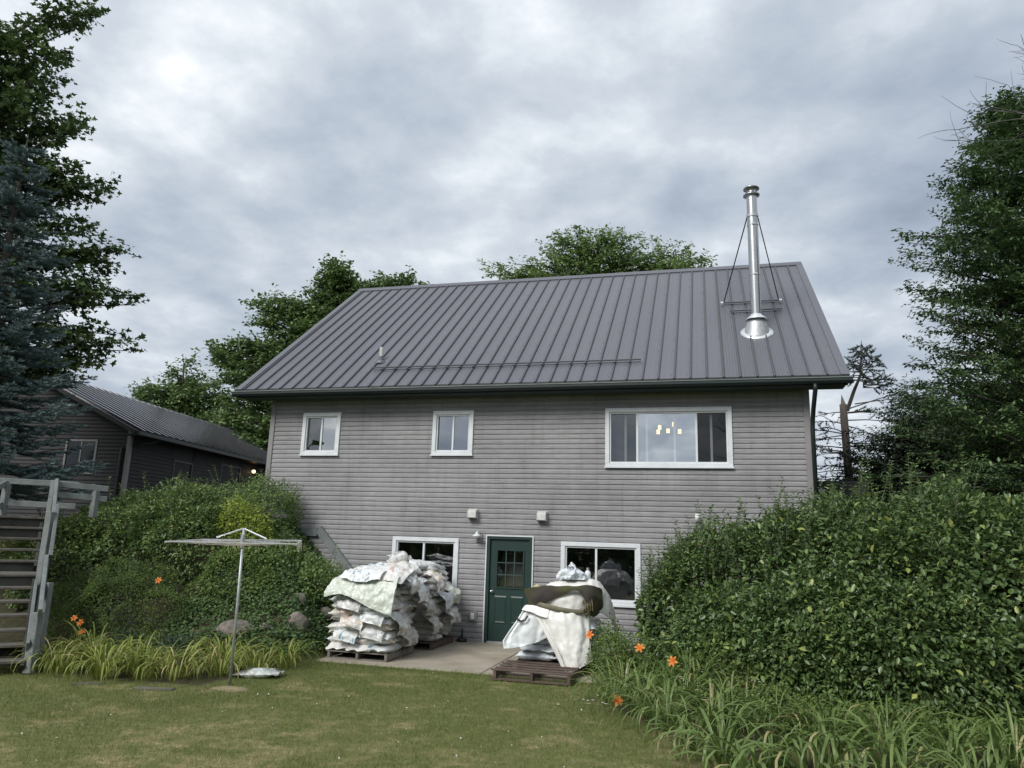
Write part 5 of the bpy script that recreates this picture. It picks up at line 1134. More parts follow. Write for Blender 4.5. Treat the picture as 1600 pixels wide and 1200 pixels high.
shrub('fern_clump', [(-3.9, -4.0, 0.16, 0.62, 0.45, 0.26), (-4.7, -4.15, 0.12, 0.4, 0.35, 0.22)], 4000, 0.07, 0.02, 'fern', 'dark low ferny plant between the daylilies and the olive bush', 28, 'plant', inner=0.4)
shrub('berry_bush', [(2.85, -2.75, 0.35, 0.42, 0.4, 0.55), (3.1, -3.4, 0.30, 0.45, 0.45, 0.48)], 6500, 0.045, 0.026, 'bushO', 'straggly reddish green bush between the tarp and the hedge', 29, inner=0.4, bump=0.2)
wr = []
for i, (x, y, z, h) in enumerate([(-6.4, .1, 3.0, .5), (-7.1, .2, 2.9, .45), (-5.9, 0, 3.1, .55), (-7.8, .1, 2.9, .5), (-5.3, -.2, 3.0, .6)]): pass
# ivy on the bank
rng = np.random.default_rng(31); n = 15000
x = rng.uniform(-4.6, -1.9, n); y = rng.uniform(-3.9, 0.0, n); g = ground(x, y); ok = ((g > 0.02) | (rng.random(n) < .15)) & (fbm(x, y, 1.1, 60) > .36); x, y, g = x[ok], y[ok], g[ok]; n = len(x)
P = np.stack([x, y, g+rng.uniform(0.0, 0.16, n)], 1); A = unit(np.stack([rng.normal(size=n), rng.normal(size=n)-.5, rng.normal(size=n)*.4], 1)); Nn = unit(np.stack([rng.normal(size=n)*.3, -0.5+rng.normal(size=n)*.3, np.ones(n)], 1))
V_, Fi, npv = leaves(P, A, Nn, rng.uniform(.04, .08, n), rng.uniform(.03, .06, n), .15, 'kite'); tag(link('ivy', npmesh('ivy', V_, Fi, M['ivy'], np.repeat(rng.random(n), npv))), kind='stuff')
n = 30000; x = rng.uniform(2.6, 9.5, n); y = rng.uniform(-5.6, -2.0, n); ok = x > 2.9+np.clip(-3.4-y, 0, 3)*.75; x, y = x[ok], y[ok]; n = len(x); g = ground(x, y)
P = np.stack([x, y, g+rng.uniform(0, .30, n)], 1); A = unit(rng.normal(size=(n, 3))+np.array([0, -.4, .2])); Nn = unit(rng.normal(size=(n, 3))*.4+np.array([0, 0, 1.]))
V_, Fi, npv = leaves(P, A, Nn, rng.uniform(.04, .09, n), rng.uniform(.025, .05, n), .15, 'kite'); tag(link('ground_cover', npmesh('ground_cover', V_, Fi, M['bushO'], np.repeat(rng.random(n), npv))), kind='stuff')

# ------------------------------------------------------------------ grass
rng = np.random.default_rng(5); n = 400000
x = rng.uniform(-7.5, 6.5, n); y = -11.6+8.6*rng.random(n)**0.85
d = dryness(x, y); keep = (bedness(x, y) < 0.35) & ~((x > -2.25) & (x < 3.4) & (y > -3.36)) & (rng.random(n) > d*0.5)
keep &= ~(((x+1.70)/.24)**2+((y+5.72)/.12)**2 < 1) & ~(((x+5.35)/.7)**2+((y+6.55)/.36)**2 < 1)
x, y, d = x[keep], y[keep], d[keep]; n = len(x)
P = np.stack([x, y, ground(x, y)-.004], 1); tall = 0.75+0.7*vnoise(x, y, 1.2, 9); edge = np.exp(-((y+3.5)/.12)**2)*.8
A = unit(np.stack([rng.normal(size=n)*.55, rng.normal(size=n)*.55, np.ones(n)], 1)); Nn = rdir(n, rng)
V_, Fi, npv = leaves(P, A, Nn, rng.uniform(.022, .05, n)*(tall+edge), rng.uniform(.003, .0055, n), 0, 'tri')
var = np.clip(rng.beta(2, 3, n)*.62+.25*(fbm(x, y, .6, 41)-.4)+d*rng.random(n)*.75+(rng.random(n) < .05)*.4, 0, 1)
tag(link('grass', npmesh('grass', V_, Fi, M['grass'], np.repeat(var, npv))), kind='stuff')
# flecks of clover / litter
rng = np.random.default_rng(6); n = 150; x = rng.uniform(-5, 4, n); y = rng.uniform(-10, -3.6, n); keep = bedness(x, y) < .2; x, y = x[keep], y[keep]; n = len(x)
P = np.stack([x, y, ground(x, y)+.03], 1); V_, Fi, npv = leaves(P, rdir(n, rng), np.tile([[0, 0, 1.]], (n, 1)), rng.uniform(.012, .03, n), rng.uniform(.01, .02, n), .1, 'kite'); tag(link('lawn_litter', npmesh('lawn_litter', V_, Fi, M['daisy'], np.repeat(rng.random(n)*.3, npv))), kind='stuff')

# ------------------------------------------------------------------ daylilies
def blade(l, w, bend, seed, m, lean=0.25):
    """arching strap leaf in the local x-z plane, base at the origin"""
    r = random.Random(seed); n = 9; vs = []; x = z = 0.0; ang = R(88)-lean*0.5; st = l/n
    for i in range(n+1):
        t = i/n; ww = w*(0.75+0.5*t if t < .4 else 1.0*(1-((t-.4)/.6)**1.8)+0.0)*.5
        tw = 0.25*math.sin(t*2+seed)
        vs += [(x, -ww*math.cos(tw), z+ww*.35), (x, 0, z), (x, ww*math.cos(tw), z+ww*.35+ww*math.sin(tw))]
        ang -= bend*(0.35+1.5*t*t+0.6*t)/n*1.7; x += st*math.cos(ang); z += st*math.sin(ang)
    fs = [(3*i+k, 3*i+k+1, 3*i+k+4, 3*i+k+3) for i in range(n) for k in (0, 1)]
    return vs, fs
def blade_mesh(l, w, bend, seed, m, var):
    vs, fs = blade(l, w, bend, seed, m); return npmesh('leaf', vs, fs, m, np.full(len(vs), var), True)
BV = [blade_mesh(rnd.uniform(.85, 1.15), rnd.uniform(.024, .036), rnd.uniform(1.7, 2.9), i, M['lily'], (0.15, .3, .4, .5, .62, .7, .35, .97)[i % 8]) for i in range(14)]
def flower(parent, loc, seed, s=1.0, scape=0.5):
    r = random.Random(seed); loc = Vector(loc)
    MB().tube([loc-Vector((r.uniform(-.1, .1), r.uniform(-.05, .1), scape)), loc-Vector((0.01, 0, scape*.4)), loc], [.005, .004, .004], 5, False).obj('flower_stalk', mat('stalk', (.09, .14, .04), .6) if 'stalk' not in bpy.data.materials else bpy.data.materials['stalk'], parent)
    V2, F2, var = [], [], []
    ax = Vector((r.uniform(-.4, .4), -0.75, r.uniform(.35, .8))).normalized(); u = ax.cross(Vector((0, 0, 1))).normalized(); v = u.cross(ax)
    for k in range(6):
        a = k*math.pi/3+r.uniform(-.1, .1); o = u*math.cos(a)+v*math.sin(a); tsd = ax.cross(o); w = (.042 if k % 2 else .030)*s; l = .078*s
        rows = [(0, 0.0, .25), (.35*l, .42*l, .9), (.8*l, .55*l, 1.0), (1.15*l, .38*l, .15)]
        b = len(V2)
        for (rad, hgt, ww) in rows:
            c = loc+o*rad+ax*hgt
            for q in (-1, 0, 1): V2.append(tuple(c+tsd*(q*w*.5*ww)+ax*(0.005*abs(q)*s))); var.append(min(1, .25+rad/l*.5+r.uniform(0, .15)))
        F2 += [(b+3*i+j, b+3*i+j+1, b+3*i+j+4, b+3*i+j+3) for i in range(3) for j in (0, 1)]
    link('flower', npmesh('flower', V2, F2, M['petal'], var, True), parent)
def lily_plant(x, y, n, s, label, group, seed, meshes, spread=.10, face=None):
    r = random.Random(seed); z = float(ground(x, y)); root = empty('daylily', (x, y, z), label, 'daylily', group)
    for k in range(n):
        a = r.uniform(0, 6.283) if face is None or r.random() < .35 else face+r.gauss(0, .8)
        q = math.sqrt(r.random())*spread
        link('leaf', meshes[r.randrange(len(meshes))], root, (q*math.cos(a), q*math.sin(a), -.02), (R(r.uniform(-12, 12)), R(r.uniform(-14, 16)), a), (s*r.uniform(.75, 1.15),)*3)
    return root
front = [(4.45, -7.15), (4.95, -6.75), (5.45, -6.65), (5.95, -6.55), (6.45, -6.5), (6.9, -6.65), (7.4, -6.6), (5.2, -7.35), (5.8, -7.3), (4.7, -7.75), (6.5, -7.3), (4.15, -6.35)]
ROWN = ['back row nearest the lawn', 'back row second from the lawn', 'back row third from the lawn', 'back row fourth from the lawn', 'back row fifth from the lawn', 'back row sixth from the lawn', 'back row farthest from the lawn', 'front row second from the lawn', 'front row third from the lawn', 'front row at the lawn edge', 'front row farthest from the lawn', 'standing behind the first row by the lawn']
for i, (x, y) in enumerate(front):
    lily_plant(x, y, 30, 1.0, f'long leaved daylily clump before the hedge, {ROWN[i]}', 'daylily clumps in front of the hedge', 100+i, BV, .13, R(-110))
mid_ = [(3.15, -4.75), (3.45, -4.35), (3.55, -5.2), (3.95, -4.85), (3.85, -5.65), (4.35, -5.35), (4.45, -5.95), (3.2, -3.95)]
def joined_lily(x, y, n, s, label, group, seed, mk, spread=.12, cat='daylily'):
    r = random.Random(seed); z = float(ground(x, y)); root = empty('daylily', (x, y, z), label, cat, group); V2, F2, var = [], [], []
    for k in range(n):
        l = r.uniform(.55, 1.05)*s; vs, fs = blade(l, r.uniform(.016, .026)*s, r.uniform(1.2, 2.8), k, None); a = r.uniform(0, 6.283); q = math.sqrt(r.random())*spread; til = R(r.uniform(-16, 14))
        b = len(V2); ca, sa_ = math.cos(a), math.sin(a)
        for (px, py, pz) in vs:
            px, pz = px*math.cos(til)+pz*math.sin(til), -px*math.sin(til)+pz*math.cos(til)
            V2.append((q*ca+px*ca-py*sa_, q*sa_+px*sa_+py*ca, pz-.02))
        vv = min(1, r.betavariate(2, 2.4)+(.4 if r.random() < .13 else 0)); var += [vv]*len(vs); F2 += [tuple(i+b for i in f) for f in fs]
    link('leaves', npmesh('leaves', V2, F2, M[mk], var, True), root)['kind'] = 'stuff'
    return root
for i, (x, y) in enumerate(mid_):
    lb = {0: 'daylily clump with an orange flower nearest the lawn edge', 3: 'daylily clump with an orange flower against the foot of the hedge', 7: 'daylily clump with an orange flower leaning on the white tarp', 1: 'daylily clump with an orange flower above the lawn edge'}.get(i)
    p = joined_lily(x, y, 50, 1.0, lb or 'daylily clump at the bed corner, ' + {2: 'second from the lawn edge', 4: 'touching the lawn before the long leaved row', 5: 'closest to the hedge leaves', 6: 'just behind the long leaved row'}[i], None if lb else 'daylily clumps at the corner of the hedge bed', 200+i, 'lily', .16)
    if i == 0: flower(p, (0.10, -.42, .14), 1, .85, .2)
    if i == 3: flower(p, (-.06, .35, .54), 2, .85, .5)
    if i == 1: flower(p, (-.02, .25, .62), 3, .85, .5)
    if i == 7: flower(p, (-.50, .15, .72), 4, .8, .7)
hid = [(4.05, -3.75), (4.15, -4.35), (4.75, -4.55), (4.55, -5.0), (5.05, -5.25), (5.55, -5.55), (6.1, -5.75), (6.7, -5.85), (7.2, -5.95), (3.7, -3.5)]
for i, (x, y) in enumerate(sorted(hid)):
    joined_lily(x, y, 44, .95, f'daylily clump half hidden under the hedge, {ORD[i] if i else "first"} from the house', None, 400+i, 'lily', .18)
leftl = [(-5.0, -5.35), (-4.65, -5.65), (-4.3, -5.3), (-3.9, -5.6), (-3.55, -5.25), (-3.2, -5.55), (-4.75, -5.0), (-4.1, -4.85), (-3.45, -4.85), (-2.85, -5.3), (-2.45, -4.9), (-2.1, -4.55), (-2.65, -4.45), (-1.95, -4.0), (-4.45, -5.75), (-3.0, -4.1), (-3.7, -5.75)]
LN_ = {k: 'first second third fourth fifth sixth seventh eighth ninth tenth eleventh twelfth thirteenth fourteenth fifteenth sixteenth seventeenth'.split()[q] for q, k in enumerate(sorted(range(len(leftl)), key=lambda k: leftl[k][0]))}
for i, (x, y) in enumerate(leftl):
    fl3 = i == 6
    p = joined_lily(x, y, 60, rnd.uniform(.72, 1.02), 'yellow green daylily clump with orange flowers beside the stair post' if fl3 else f'yellow green daylily clump on the bank foot, {LN_[i]} counted from the stairs', None if fl3 else 'daylily clumps along the foot of the left bank', 300+i, 'lilyL', .17)
    if fl3:
        flower(p, (-.28, 0, .62), 11, .62, .5); flower(p, (-.05, -.1, .58), 12, .68, .5); flower(p, (0, -.1, .44), 13, .68, .4)
pf = joined_lily(-4.4, -3.95, 14, .8, 'thin daylily with one orange flower standing above the olive bush', None, 350, 'lilyL', .08); flower(pf, (.02, -.1, 1.08), 15, .68, .7)
# daisies, faded blooms
def bloom(name, x, y, n, h, mk, size, label, seed, rad=.25):
    r = np.random.default_rng(seed); z = float(ground(x, y)); root = empty(name, (x, y, z), label, 'flower'); mb = MB(); P, A, Nn = [], [], []
    for k in range(n):
        px, py, pz = r.normal()*rad, r.normal()*rad, h*r.uniform(.6, 1.15); mb.tube([(px*.6, py*.6, 0), (px, py, pz)], .003, 4, False)
        for j in range(9): a = j*.7; P.append((px, py, pz)); A.append((math.cos(a), math.sin(a), .35)); Nn.append((-math.cos(a)*.3, -math.sin(a)*.3, 1))
    mb.obj('stem', bpy.data.materials['stalk'], root)['kind'] = 'stuff'; n = len(P)
    V_, Fi, npv = leaves(np.array(P), np.array(A, float), np.array(Nn, float), size*r.uniform(.7, 1.2, n), size*.5, .1, 'kite'); link('petals', npmesh('petals', V_, Fi, M[mk], np.repeat(r.random(n), npv)), root)
bloom('daisy', 3.05, -5.35, 9, .16, 'daisy', .022, 'small white daisies at the corner of the bed by the lawn', 1, .16)
bloom('daisy', 4.85, -4.95, 10, .45, 'daisy', .016, 'tiny white flowers under the front of the hedge', 2, .25)
bloom('faded_spirea', 8.05, -5.9, 7, .95, 'pinkbloom', .05, 'brownish pink faded flower heads beside the daylilies and hedge', 3, .16)
bloom('clover', 4.15, -5.75, 4, .50, 'pinkbloom', .03, 'pale pink blossoms among the daylily leaves', 4, .2)
shrub('leafy_weed', [(7.95, -5.85, .45, .35, .35, .45), (8.4, -5.7, .5, .4, .4, .5)], 2600, .10, .04, 'bushM', 'broad leaved weed beside the daylilies at the hedge foot', 33, 'plant', shape='oval', inner=.4)

# ------------------------------------------------------------------ trees
def trunk_limbs(base, top, r0, targets, m, parent, seed, name='trunk', lim=0.3):
    rng = random.Random(seed); mb = MB(); b = Vector(base); t = Vector(top)
    pts = [b.lerp(t, f)+Vector((rng.gauss(0, .04), rng.gauss(0, .04), 0))*(t-b).length*.2*(0 < f < 1) for f in (0, .2, .4, .6, .8, 1)]
    mb.tube(pts, [r0*1.25, r0, r0*.85, r0*.65, r0*.4, r0*.12], 9)
    for q in targets:
        q = Vector(q); f = rng.uniform(.25, .9); f = min(.95, max(.15, f)); k = f*5; i = min(int(k), 4); s = pts[i].lerp(pts[i+1], k-i)
        if s.z > q.z: s = pts[1].lerp(pts[2], rng.random())
        mid1 = s.lerp(q, .4)+Vector((rng.gauss(0, .1), rng.gauss(0, .1), .10))*(q-s).length*.3
        rr_ = r0*lim*rng.uniform(.5, 1); mb.tube([s, mid1, s.lerp(q, .75)+Vector((rng.gauss(0, .04), 0, .04))*(q-s).length, q], [rr_, rr_*.7, rr_*.4, rr_*.12], 5, False)
    return mb.obj(name, m, parent, True)
def tree(name, label, base, top, r0, ells, ncl, per, csize, L0, W0, mk, seed, group=None, shape='kite', inner=.55, up=.9, tips=None, flat=.35, ntri=1.0, reach=.5):
    """ncl limb tips in the ellipsoids (plus given tips); every limb carries twigs, every twig a row of leaves"""
    root = empty(name, base, label, 'tree', group); rl = rel(ells, base); rng = np.random.default_rng(seed); r = random.Random(seed)
    P, D, k, E_ = ell_pts(rl, ncl, rng, inner)
    if tips: P = np.concatenate([P, np.array(tips, float)-np.array(base, float)])
    b = Vector((0, 0, -.3)); t = Vector(top)-Vector(base); mb = MB()
    tp = [b.lerp(t, f)+Vector((r.gauss(0, .03), r.gauss(0, .03), 0))*(t-b).length*.2*(0 < f < 1) for f in (0, .2, .4, .6, .8, 1)]
    mb.tube(tp, [r0*1.25, r0, r0*.85, r0*.65, r0*.4, r0*.12], 9)
    LP, LA, LN, LV = [], [], [], []
    nt_ = max(2, per//10)
    for q in P:
        q = np.array(q); rad = math.hypot(q[0]-t.x, q[1]-t.y); zs = q[2]-rad*r.uniform(.25, .75); f = min(.97, max(.12, (zs-b.z)/(t.z-b.z)))
        i = min(int(f*5), 4); s_ = np.array(tp[i].lerp(tp[i+1], f*5-i)); v = q-s_; ln_ = np.linalg.norm(v)+1e-6
        sag = np.array([r.gauss(0, .05), r.gauss(0, .05), r.uniform(.04, .12)])*ln_
        def pt(u): return s_+v*u+sag*4*u*(1-u)
        rr_ = min(r0*.4, .012+.012*ln_); mb.tube([tuple(pt(u)) for u in (0, .35, .7, 1)], [rr_, rr_*.7, rr_*.4, rr_*.15], 4, False)
        d = v/ln_; cv = rng.normal(0, .12)
        for j in range(nt_):
            u = 1-(r.random()**1.3)*min(.75, reach*3.0/max(ln_, .8)); p = pt(u); w = rng.normal(size=3)*np.array([1, 1, flat]); w = unit(d*np.array([1, 1, .5])*.8+unit(w)*.9+np.array([0, 0, -.05])) if u < .96 else unit(d+rng.normal(size=3)*.25)
            tl = csize[0]*r.uniform(.7, 2.0); m_ = int(r.uniform(8, 13)*ntri); uu = rng.random(m_)**.8
            LP.append(p+w*(uu*tl)[:, None]+rng.normal(size=(m_, 3))*np.array(csize)*.22); LA.append(unit(w*.6+rng.normal(size=(m_, 3))*np.array([.9, .9, .35])+np.array([0, 0, -.25]))); LN.append(unit(np.array([0, 0, up])+rng.normal(size=(m_, 3))*.4)); LV.append(np.clip(rng.beta(2, 2.6, m_)+cv, 0, 1))
    LP = np.concatenate(LP); n = len(LP); sc_ = rng.uniform(.6, 1.25, n)
    V_, Fi, npv = leaves(LP, np.concatenate(LA), np.concatenate(LN), L0*sc_, W0*sc_, .15, shape)
    link('crown', npmesh('crown', V_, Fi, M[mk], np.repeat(np.concatenate(LV), npv)), root)
    mb.obj('trunk', M['bark'], root, True)
    return root
# maple behind the spruce (dark lobed leaves against the sky)
ML = [(-14.2, -1.2, 13.6, 1.9, 1.6, 1.9), (-13.2, -.6, 10.9, 1.7, 1.4, 1.6), (-12.6, 0, 8.6, 1.5, 1.3, 1.5), (-12.4, .2, 6.3, 1.3, 1.2, 1.0), (-14.2, -1, 8, 2.2, 1.6, 2.4), (-15.5, -1.5, 11, 2.4, 1.8, 3.2)]
MT = []
for q in [(-11.24, -1.14, 15.22), (-11.5, -1.1, 15.6), (-12.16, -1.25, 14.61), (-11.84, -1.06, 14.12), (-12.2, -1.0, 14.3), (-12.52, -0.98, 12.94), (-11.64, -0.62, 12.39), (-11.48, -0.53, 12.15), (-12.1, -.5, 12.3), (-10.94, -0.09, 10.84), (-11.3, -.1, 11.1), (-11.6, -0.23, 10.65), (-11.95, -0.14, 9.82), (-11.46, 0.01, 9.75), (-10.73, 0.33, 9.19), (-11.0, .3, 9.0), (-11.15, 0.32, 8.68), (-10.52, 0.66, 7.96), (-10.8, .6, 8.1), (-11.01, 0.58, 7.69), (-10.55, 0.92, 6.71), (-10.8, .8, 6.9), (-11.21, 0.82, 6.36), (-11.5, .6, 5.9)]:
    for dz in (0, 1, 2): MT.append((q[0]-dz*.3, q[1]+rnd.uniform(-.5, .5), q[2]+rnd.uniform(-.15, .15)+.1*dz))
tree('maple_tree', 'tall dark maple with spreading lobed leaves rising behind the blue spruce', (-14.8, -1.2, 2.2), (-14.2, -1.1, 15.5), .24, ML, 420, 130, (.30, .30, .10), .15, .14, 'maple', 41, shape='star', inner=.35, tips=MT, flat=.3)
# spruce
def conifer(name, label, base, height, rad, z_low, mk, seed, per_m=2.9, nbr=9, droop=.18, needle=.045, group=None, twn=15, ntw=26, trunk='bark', part='crown', nw=.13):
    root = empty(name, base, label, 'tree', group); rng = np.random.default_rng(seed); r = random.Random(seed)
    trn = MB().tube([(0, 0, -.3), (0, 0, height*.5), (0, 0, height)], [.2, .12, .012], 8)
    PP, AA, LL, WW, VV = [], [], [], [], []
    z = z_low
    while z < height-.1:
        f = (height-z)/(height-z_low); rr_ = rad*(f**.85)*r.uniform(.85, 1.12)+.08; nb = max(5, int(nbr*(.6+.5*f)))
        for b in range(nb):
            a = 2*math.pi*b/nb+r.uniform(-.35, .35)+z*2.1; ln_ = rr_*r.uniform(.75, 1.12); zz = z+r.uniform(-.16, .16)
            dirv = np.array([math.cos(a), math.sin(a), 0]); sidev = np.array([-math.sin(a), math.cos(a), 0])
            def bp_(t): return np.array([0, 0, zz])+dirv*ln_*t+np.array([0, 0, 1])*(-droop*ln_*t*(1.3-t)+.12*ln_*t*t*t)
            trn.tube([tuple(bp_(t)) for t in (0, .5, 1)], [.022*f+.006, .012*f+.004, .003], 4, False)
            nt_ = max(4, int(twn*(ln_/rad)**.6))
            for k in range(nt_):
                t = .22+.78*(k+r.random())/nt_; s = r.choice((-1, 1)); tl = (.10+.34*ln_*(1-t)**.7*.5+.06)*r.uniform(.7, 1.2)
                p = bp_(t); td = unit(dirv*.75+sidev*s*.75+np.array([0, 0, r.uniform(-.22, .06)])); 
                if k == nt_-1: td = unit(dirv+np.array([0, 0, .12]))
                m_ = int(ntw*min(1.6, tl/.25)); u = rng.random(m_); base_ = p+td*(u*tl)[:, None]
                q = rng.normal(size=(m_, 3)); q = q-td*(q@td)[:, None]; q = unit(q); q[:, 2] = np.abs(q[:, 2])*.8+q[:, 2]*.2
                PP.append(base_); AA.append(unit(td*.7+q*.8)); LL.append(needle*rng.uniform(.7, 1.2, m_)); WW.append(np.full(m_, needle*nw)); VV.append(np.clip(.15+.35*u+.35*t*t+rng.normal(0, .1, m_), 0, 1))
        z += 1/per_m*r.uniform(.8, 1.2)*(1 if f > .3 else .8)
    P = np.concatenate(PP); A = np.concatenate(AA); n = len(P)
    V_, Fi, npv = leaves(P, A, rdir(n, rng), np.concatenate(LL), np.concatenate(WW), 0, 'tri')
    link(part, npmesh(part, V_, Fi, M[mk], np.repeat(np.concatenate(VV), npv)), root); trn.obj('trunk', M[trunk], root)
    return root
conifer('blue_spruce', 'large blue green spruce with drooping layered needles left of the low house', (-10.15, -3.0, 1.8), 8.75, 2.35, 1.0, 'spruce', 51, per_m=2.3, nbr=15, needle=.085, twn=30, ntw=38, nw=.30, droop=.26)
# trees behind the house
BL = [(-14.99, 17.37, 9.4, 2.9, 2.64, 1.98), (-13.54, 17.11, 12.83, 1.98, 1.98, 1.45), (-13.27, 16.98, 14.55, 1.06, 1.19, 0.92), (-11.95, 17.5, 13.62, 1.98, 1.58, 1.06), (-16.31, 16.84, 10.45, 1.98, 1.85, 1.12), (-17.5, 16.58, 9.4, 1.45, 1.58, 0.92), (-10.37, 17.9, 14.02, 1.58, 1.32, 0.92), (-18.42, 16.45, 10.72, 1.19, 1.32, 0.92), (-16.44, 16.58, 12.83, 1.32, 1.32, 1.06), (-17.76, 16.84, 7.29, 1.72, 1.45, 1.58), (-14.59, 17.11, 11.51, 1.85, 1.85, 1.19), (-15.39, 17.37, 6.23, 3.17, 2.38, 2.9), (-11.95, 17.9, 9.93, 2.64, 2.11, 3.17)]
tree('leafy_tree', 'broad dark green tree rising behind the roof edge next to the low house', (-14.1, 17.6, 2.2), (-13.5, 17.2, 14.7), .32, BL, 950, 100, (.45, .45, .18), .21, .13, 'backtree', 61, 'trees behind the house', inner=.45)
BL2 = [(-25.42, 21.33, 10.72, 1.19, 1.19, 1.32), (-26.87, 21.07, 9.4, 1.45, 1.32, 1.19), (-24.63, 21.6, 9.4, 1.45, 1.32, 1.32), (-25.95, 21.33, 7.55, 3.43, 2.11, 1.85), (-28.06, 20.8, 8.08, 1.58, 1.32, 0.92), (-23.31, 22.12, 9.93, 0.92, 1.06, 1.06), (-22.78, 22.12, 8.08, 1.72, 1.45, 1.72)]
tree('young_tree', 'lighter green tree with airy crown beyond the low roof', (-25.4, 21.3, 2.2), (-25.4, 21.3, 11.8), .2, BL2, 300, 80, (.45, .45, .26), .22, .14, 'backtree', 62, 'trees behind the house', inner=.4, flat=.8)
tree('far_tree', 'small distant tree peeking out between spruce and low roof', (-26.5, 15, 2.2), (-26.5, 15, 8.4), .15, [(-26.5, 15, 7.6, 1.0, 1, 1.3), (-25.8, 15.2, 6.8, 1.0, 1, 1.0), (-27.3, 14.8, 6.8, 1.1, 1, 1.2), (-24.6, 15.6, 6.4, .4, .4, .9)], 100, 70, (.3, .3, .22), .18, .12, 'backtree', 63, 'trees behind the house')
BC = [(-3.1, 12.0, 12.35, .9, .8, .45), (-2.2, 12.2, 11.9, 1.2, 1, .7), (-1.3, 12.0, 13.0, 1.0, .9, .8), (0.0, 12.0, 13.6, .85, .8, .85), (.9, 12.1, 13.4, .7, .8, .6), (-.2, 12.3, 12.5, 1.8, 1.2, .9), (1.9, 12.4, 13.1, .95, .9, .7), (1.6, 12.5, 13.8, .35, .4, .4), (3.6, 12.8, 12.85, .9, .8, .7), (4.4, 12.8, 12.4, .5, .5, .45), (2.6, 12.6, 12.2, 1.6, 1.1, .7), (-1, 12.3, 10.6, 2.8, 1.8, 1.4), (2, 12.5, 10.8, 2.6, 1.8, 1.4)]
tree('locust_tree', 'airy light green tree showing above the middle of the roof ridge', (.4, 12.8, 2.2), (.4, 12.5, 13.6), .28, BC, 420, 90, (.30, .30, .16), .16, .075, 'centre', 64, 'trees behind the house', inner=.4, flat=.6)
# right: layered maple, its bare branches, dark conifers
RM = [(10.9, .8, 6.5, .8, .8, 3.5)]
prof_r = [(10.75, .75), (10.3, 1.1), (9.8, 1.5), (9.4, 1.85), (8.9, 2.2), (8.4, 2.25), (8.0, 2.4), (7.5, 2.2), (7.0, 2.5), (6.6, 2.55), (6.1, 2.6), (5.6, 2.3), (5.2, 2.6), (4.8, 2.75), (4.3, 2.5), (3.8, 2.9), (3.3, 2.7), (2.8, 3.0)]
RT = []; rr2 = random.Random(5)
for zc, rad in prof_r:
    for k in range(27):
        a = 2*math.pi*k/27+zc*1.7; q = rad*rr2.uniform(.55, 1.08)
        RT.append((10.75+q*math.cos(a), .7+q*math.sin(a), zc+rr2.uniform(-.25, .1)-.10*q))
tree('layered_maple', 'big tree with flat layered sprays of dark leaves standing behind the hedge', (10.75, .7, 2.0), (10.75, .7, 10.6), .26, RM, 60, 380, (.24, .24, .05), .09, .044, 'mapleR', 71, inner=.35, up=1.6, tips=RT, flat=.15, reach=.6)
RM2 = [(8.75, 8.0, 4.3, .7, .8, 1.2), (9.5, 7.8, 4.8, .95, 1.0, 1.4), (9.2, 7.5, 3.6, 1.3, 1.2, 1.3), (8.7, 8.3, 3.3, .8, .8, 1.0), (10.0, 8, 6.0, .9, .9, .8), (10.3, 7.2, 4.9, 1.3, 1.2, 1.4), (11.6, 7.0, 4.8, 1.6, 1.4, 1.4), (12.8, 6.6, 5.6, 1.8, 1.4, 1.8), (10.4, 6.8, 3.0, 2.0, 1.2, 1.0)]
tree('dark_thicket_tree', 'low dark bushy tree between broken spruce and the layered maple', (11, 7.2, 2.2), (11, 7.2, 5.4), .14, RM2, 800, 120, (.26, .26, .08), .11, .045, 'darktree', 72, inner=.4)
# bare overhanging branches of a dead tree at the frame edge
def bare(name, label, base, trunk_top, starts, seed, r0=.12):
    root = empty(name, base, label, 'tree'); r = random.Random(seed); mb = MB(); tw = MB(); b = Vector(base)
    MB().tube([(0, 0, -.3), tuple((Vector(trunk_top)-b)*.5+Vector((.1, .1, 0))), tuple(Vector(trunk_top)-b)], [r0, r0*.7, r0*.3], 8).obj('trunk', M['bark'], root)
    def grow(p, d, l, rad, dep):
        n = 4; pts = [p]; dd = d.copy()
        for i in range(n):
            dd = (dd+Vector((r.gauss(0, .10), r.gauss(0, .10), r.gauss(0.02, .09)))).normalized(); pts.append(pts[-1]+dd*l/n)
        tw.tube(pts, [rad, rad*.85, rad*.7, rad*.55, rad*.35], 5, False)
        if dep:
            for i in range(2, n+1):
                for _ in range(2 if i < n else 1):
                    if r.random() < .8: grow(pts[i], (dd+Vector((r.gauss(0, .5), r.gauss(0, .5), r.gauss(.15, .35)))).normalized(), l*r.uniform(.35, .6), rad*.5, dep-1)
    for (p, d, l, rad) in starts: grow(Vector(p)-b, Vector(d).normalized(), l, rad, 2)
    tw.obj('branches', M['twig'], root); return root
bare('bare_tree', 'leafless grey branches reaching in above the layered maple', (12.9, -1.0, 1.8), (12.2, -1.0, 11.2), [((12.0, -.9, 9.75), (-1, -.05, .06), 2.4, .022), ((12.0, -.9, 9.3), (-1, .0, -.05), 2.2, .018), ((12.1, -.9, 10.2), (-1, .1, .25), 1.6, .018), ((11.9, -.9, 10.6), (-.8, .1, .1), 1.4, .018)], 81)
tree('upper_leaf_tree', 'leafy twig tips hanging in at the edge above the bare branches', (13.4, -1.4, 1.8), (12.8, -1.3, 11.6), .14, [(11.3, -.8, 11.15, .62, .5, .22), (12.2, -.9, 11.4, .6, .5, .3), (12.8, -1.0, 10.8, .7, .6, .6)], 22, 40, (.16, .16, .08), .12, .10, 'mapleR', 82, shape='star')
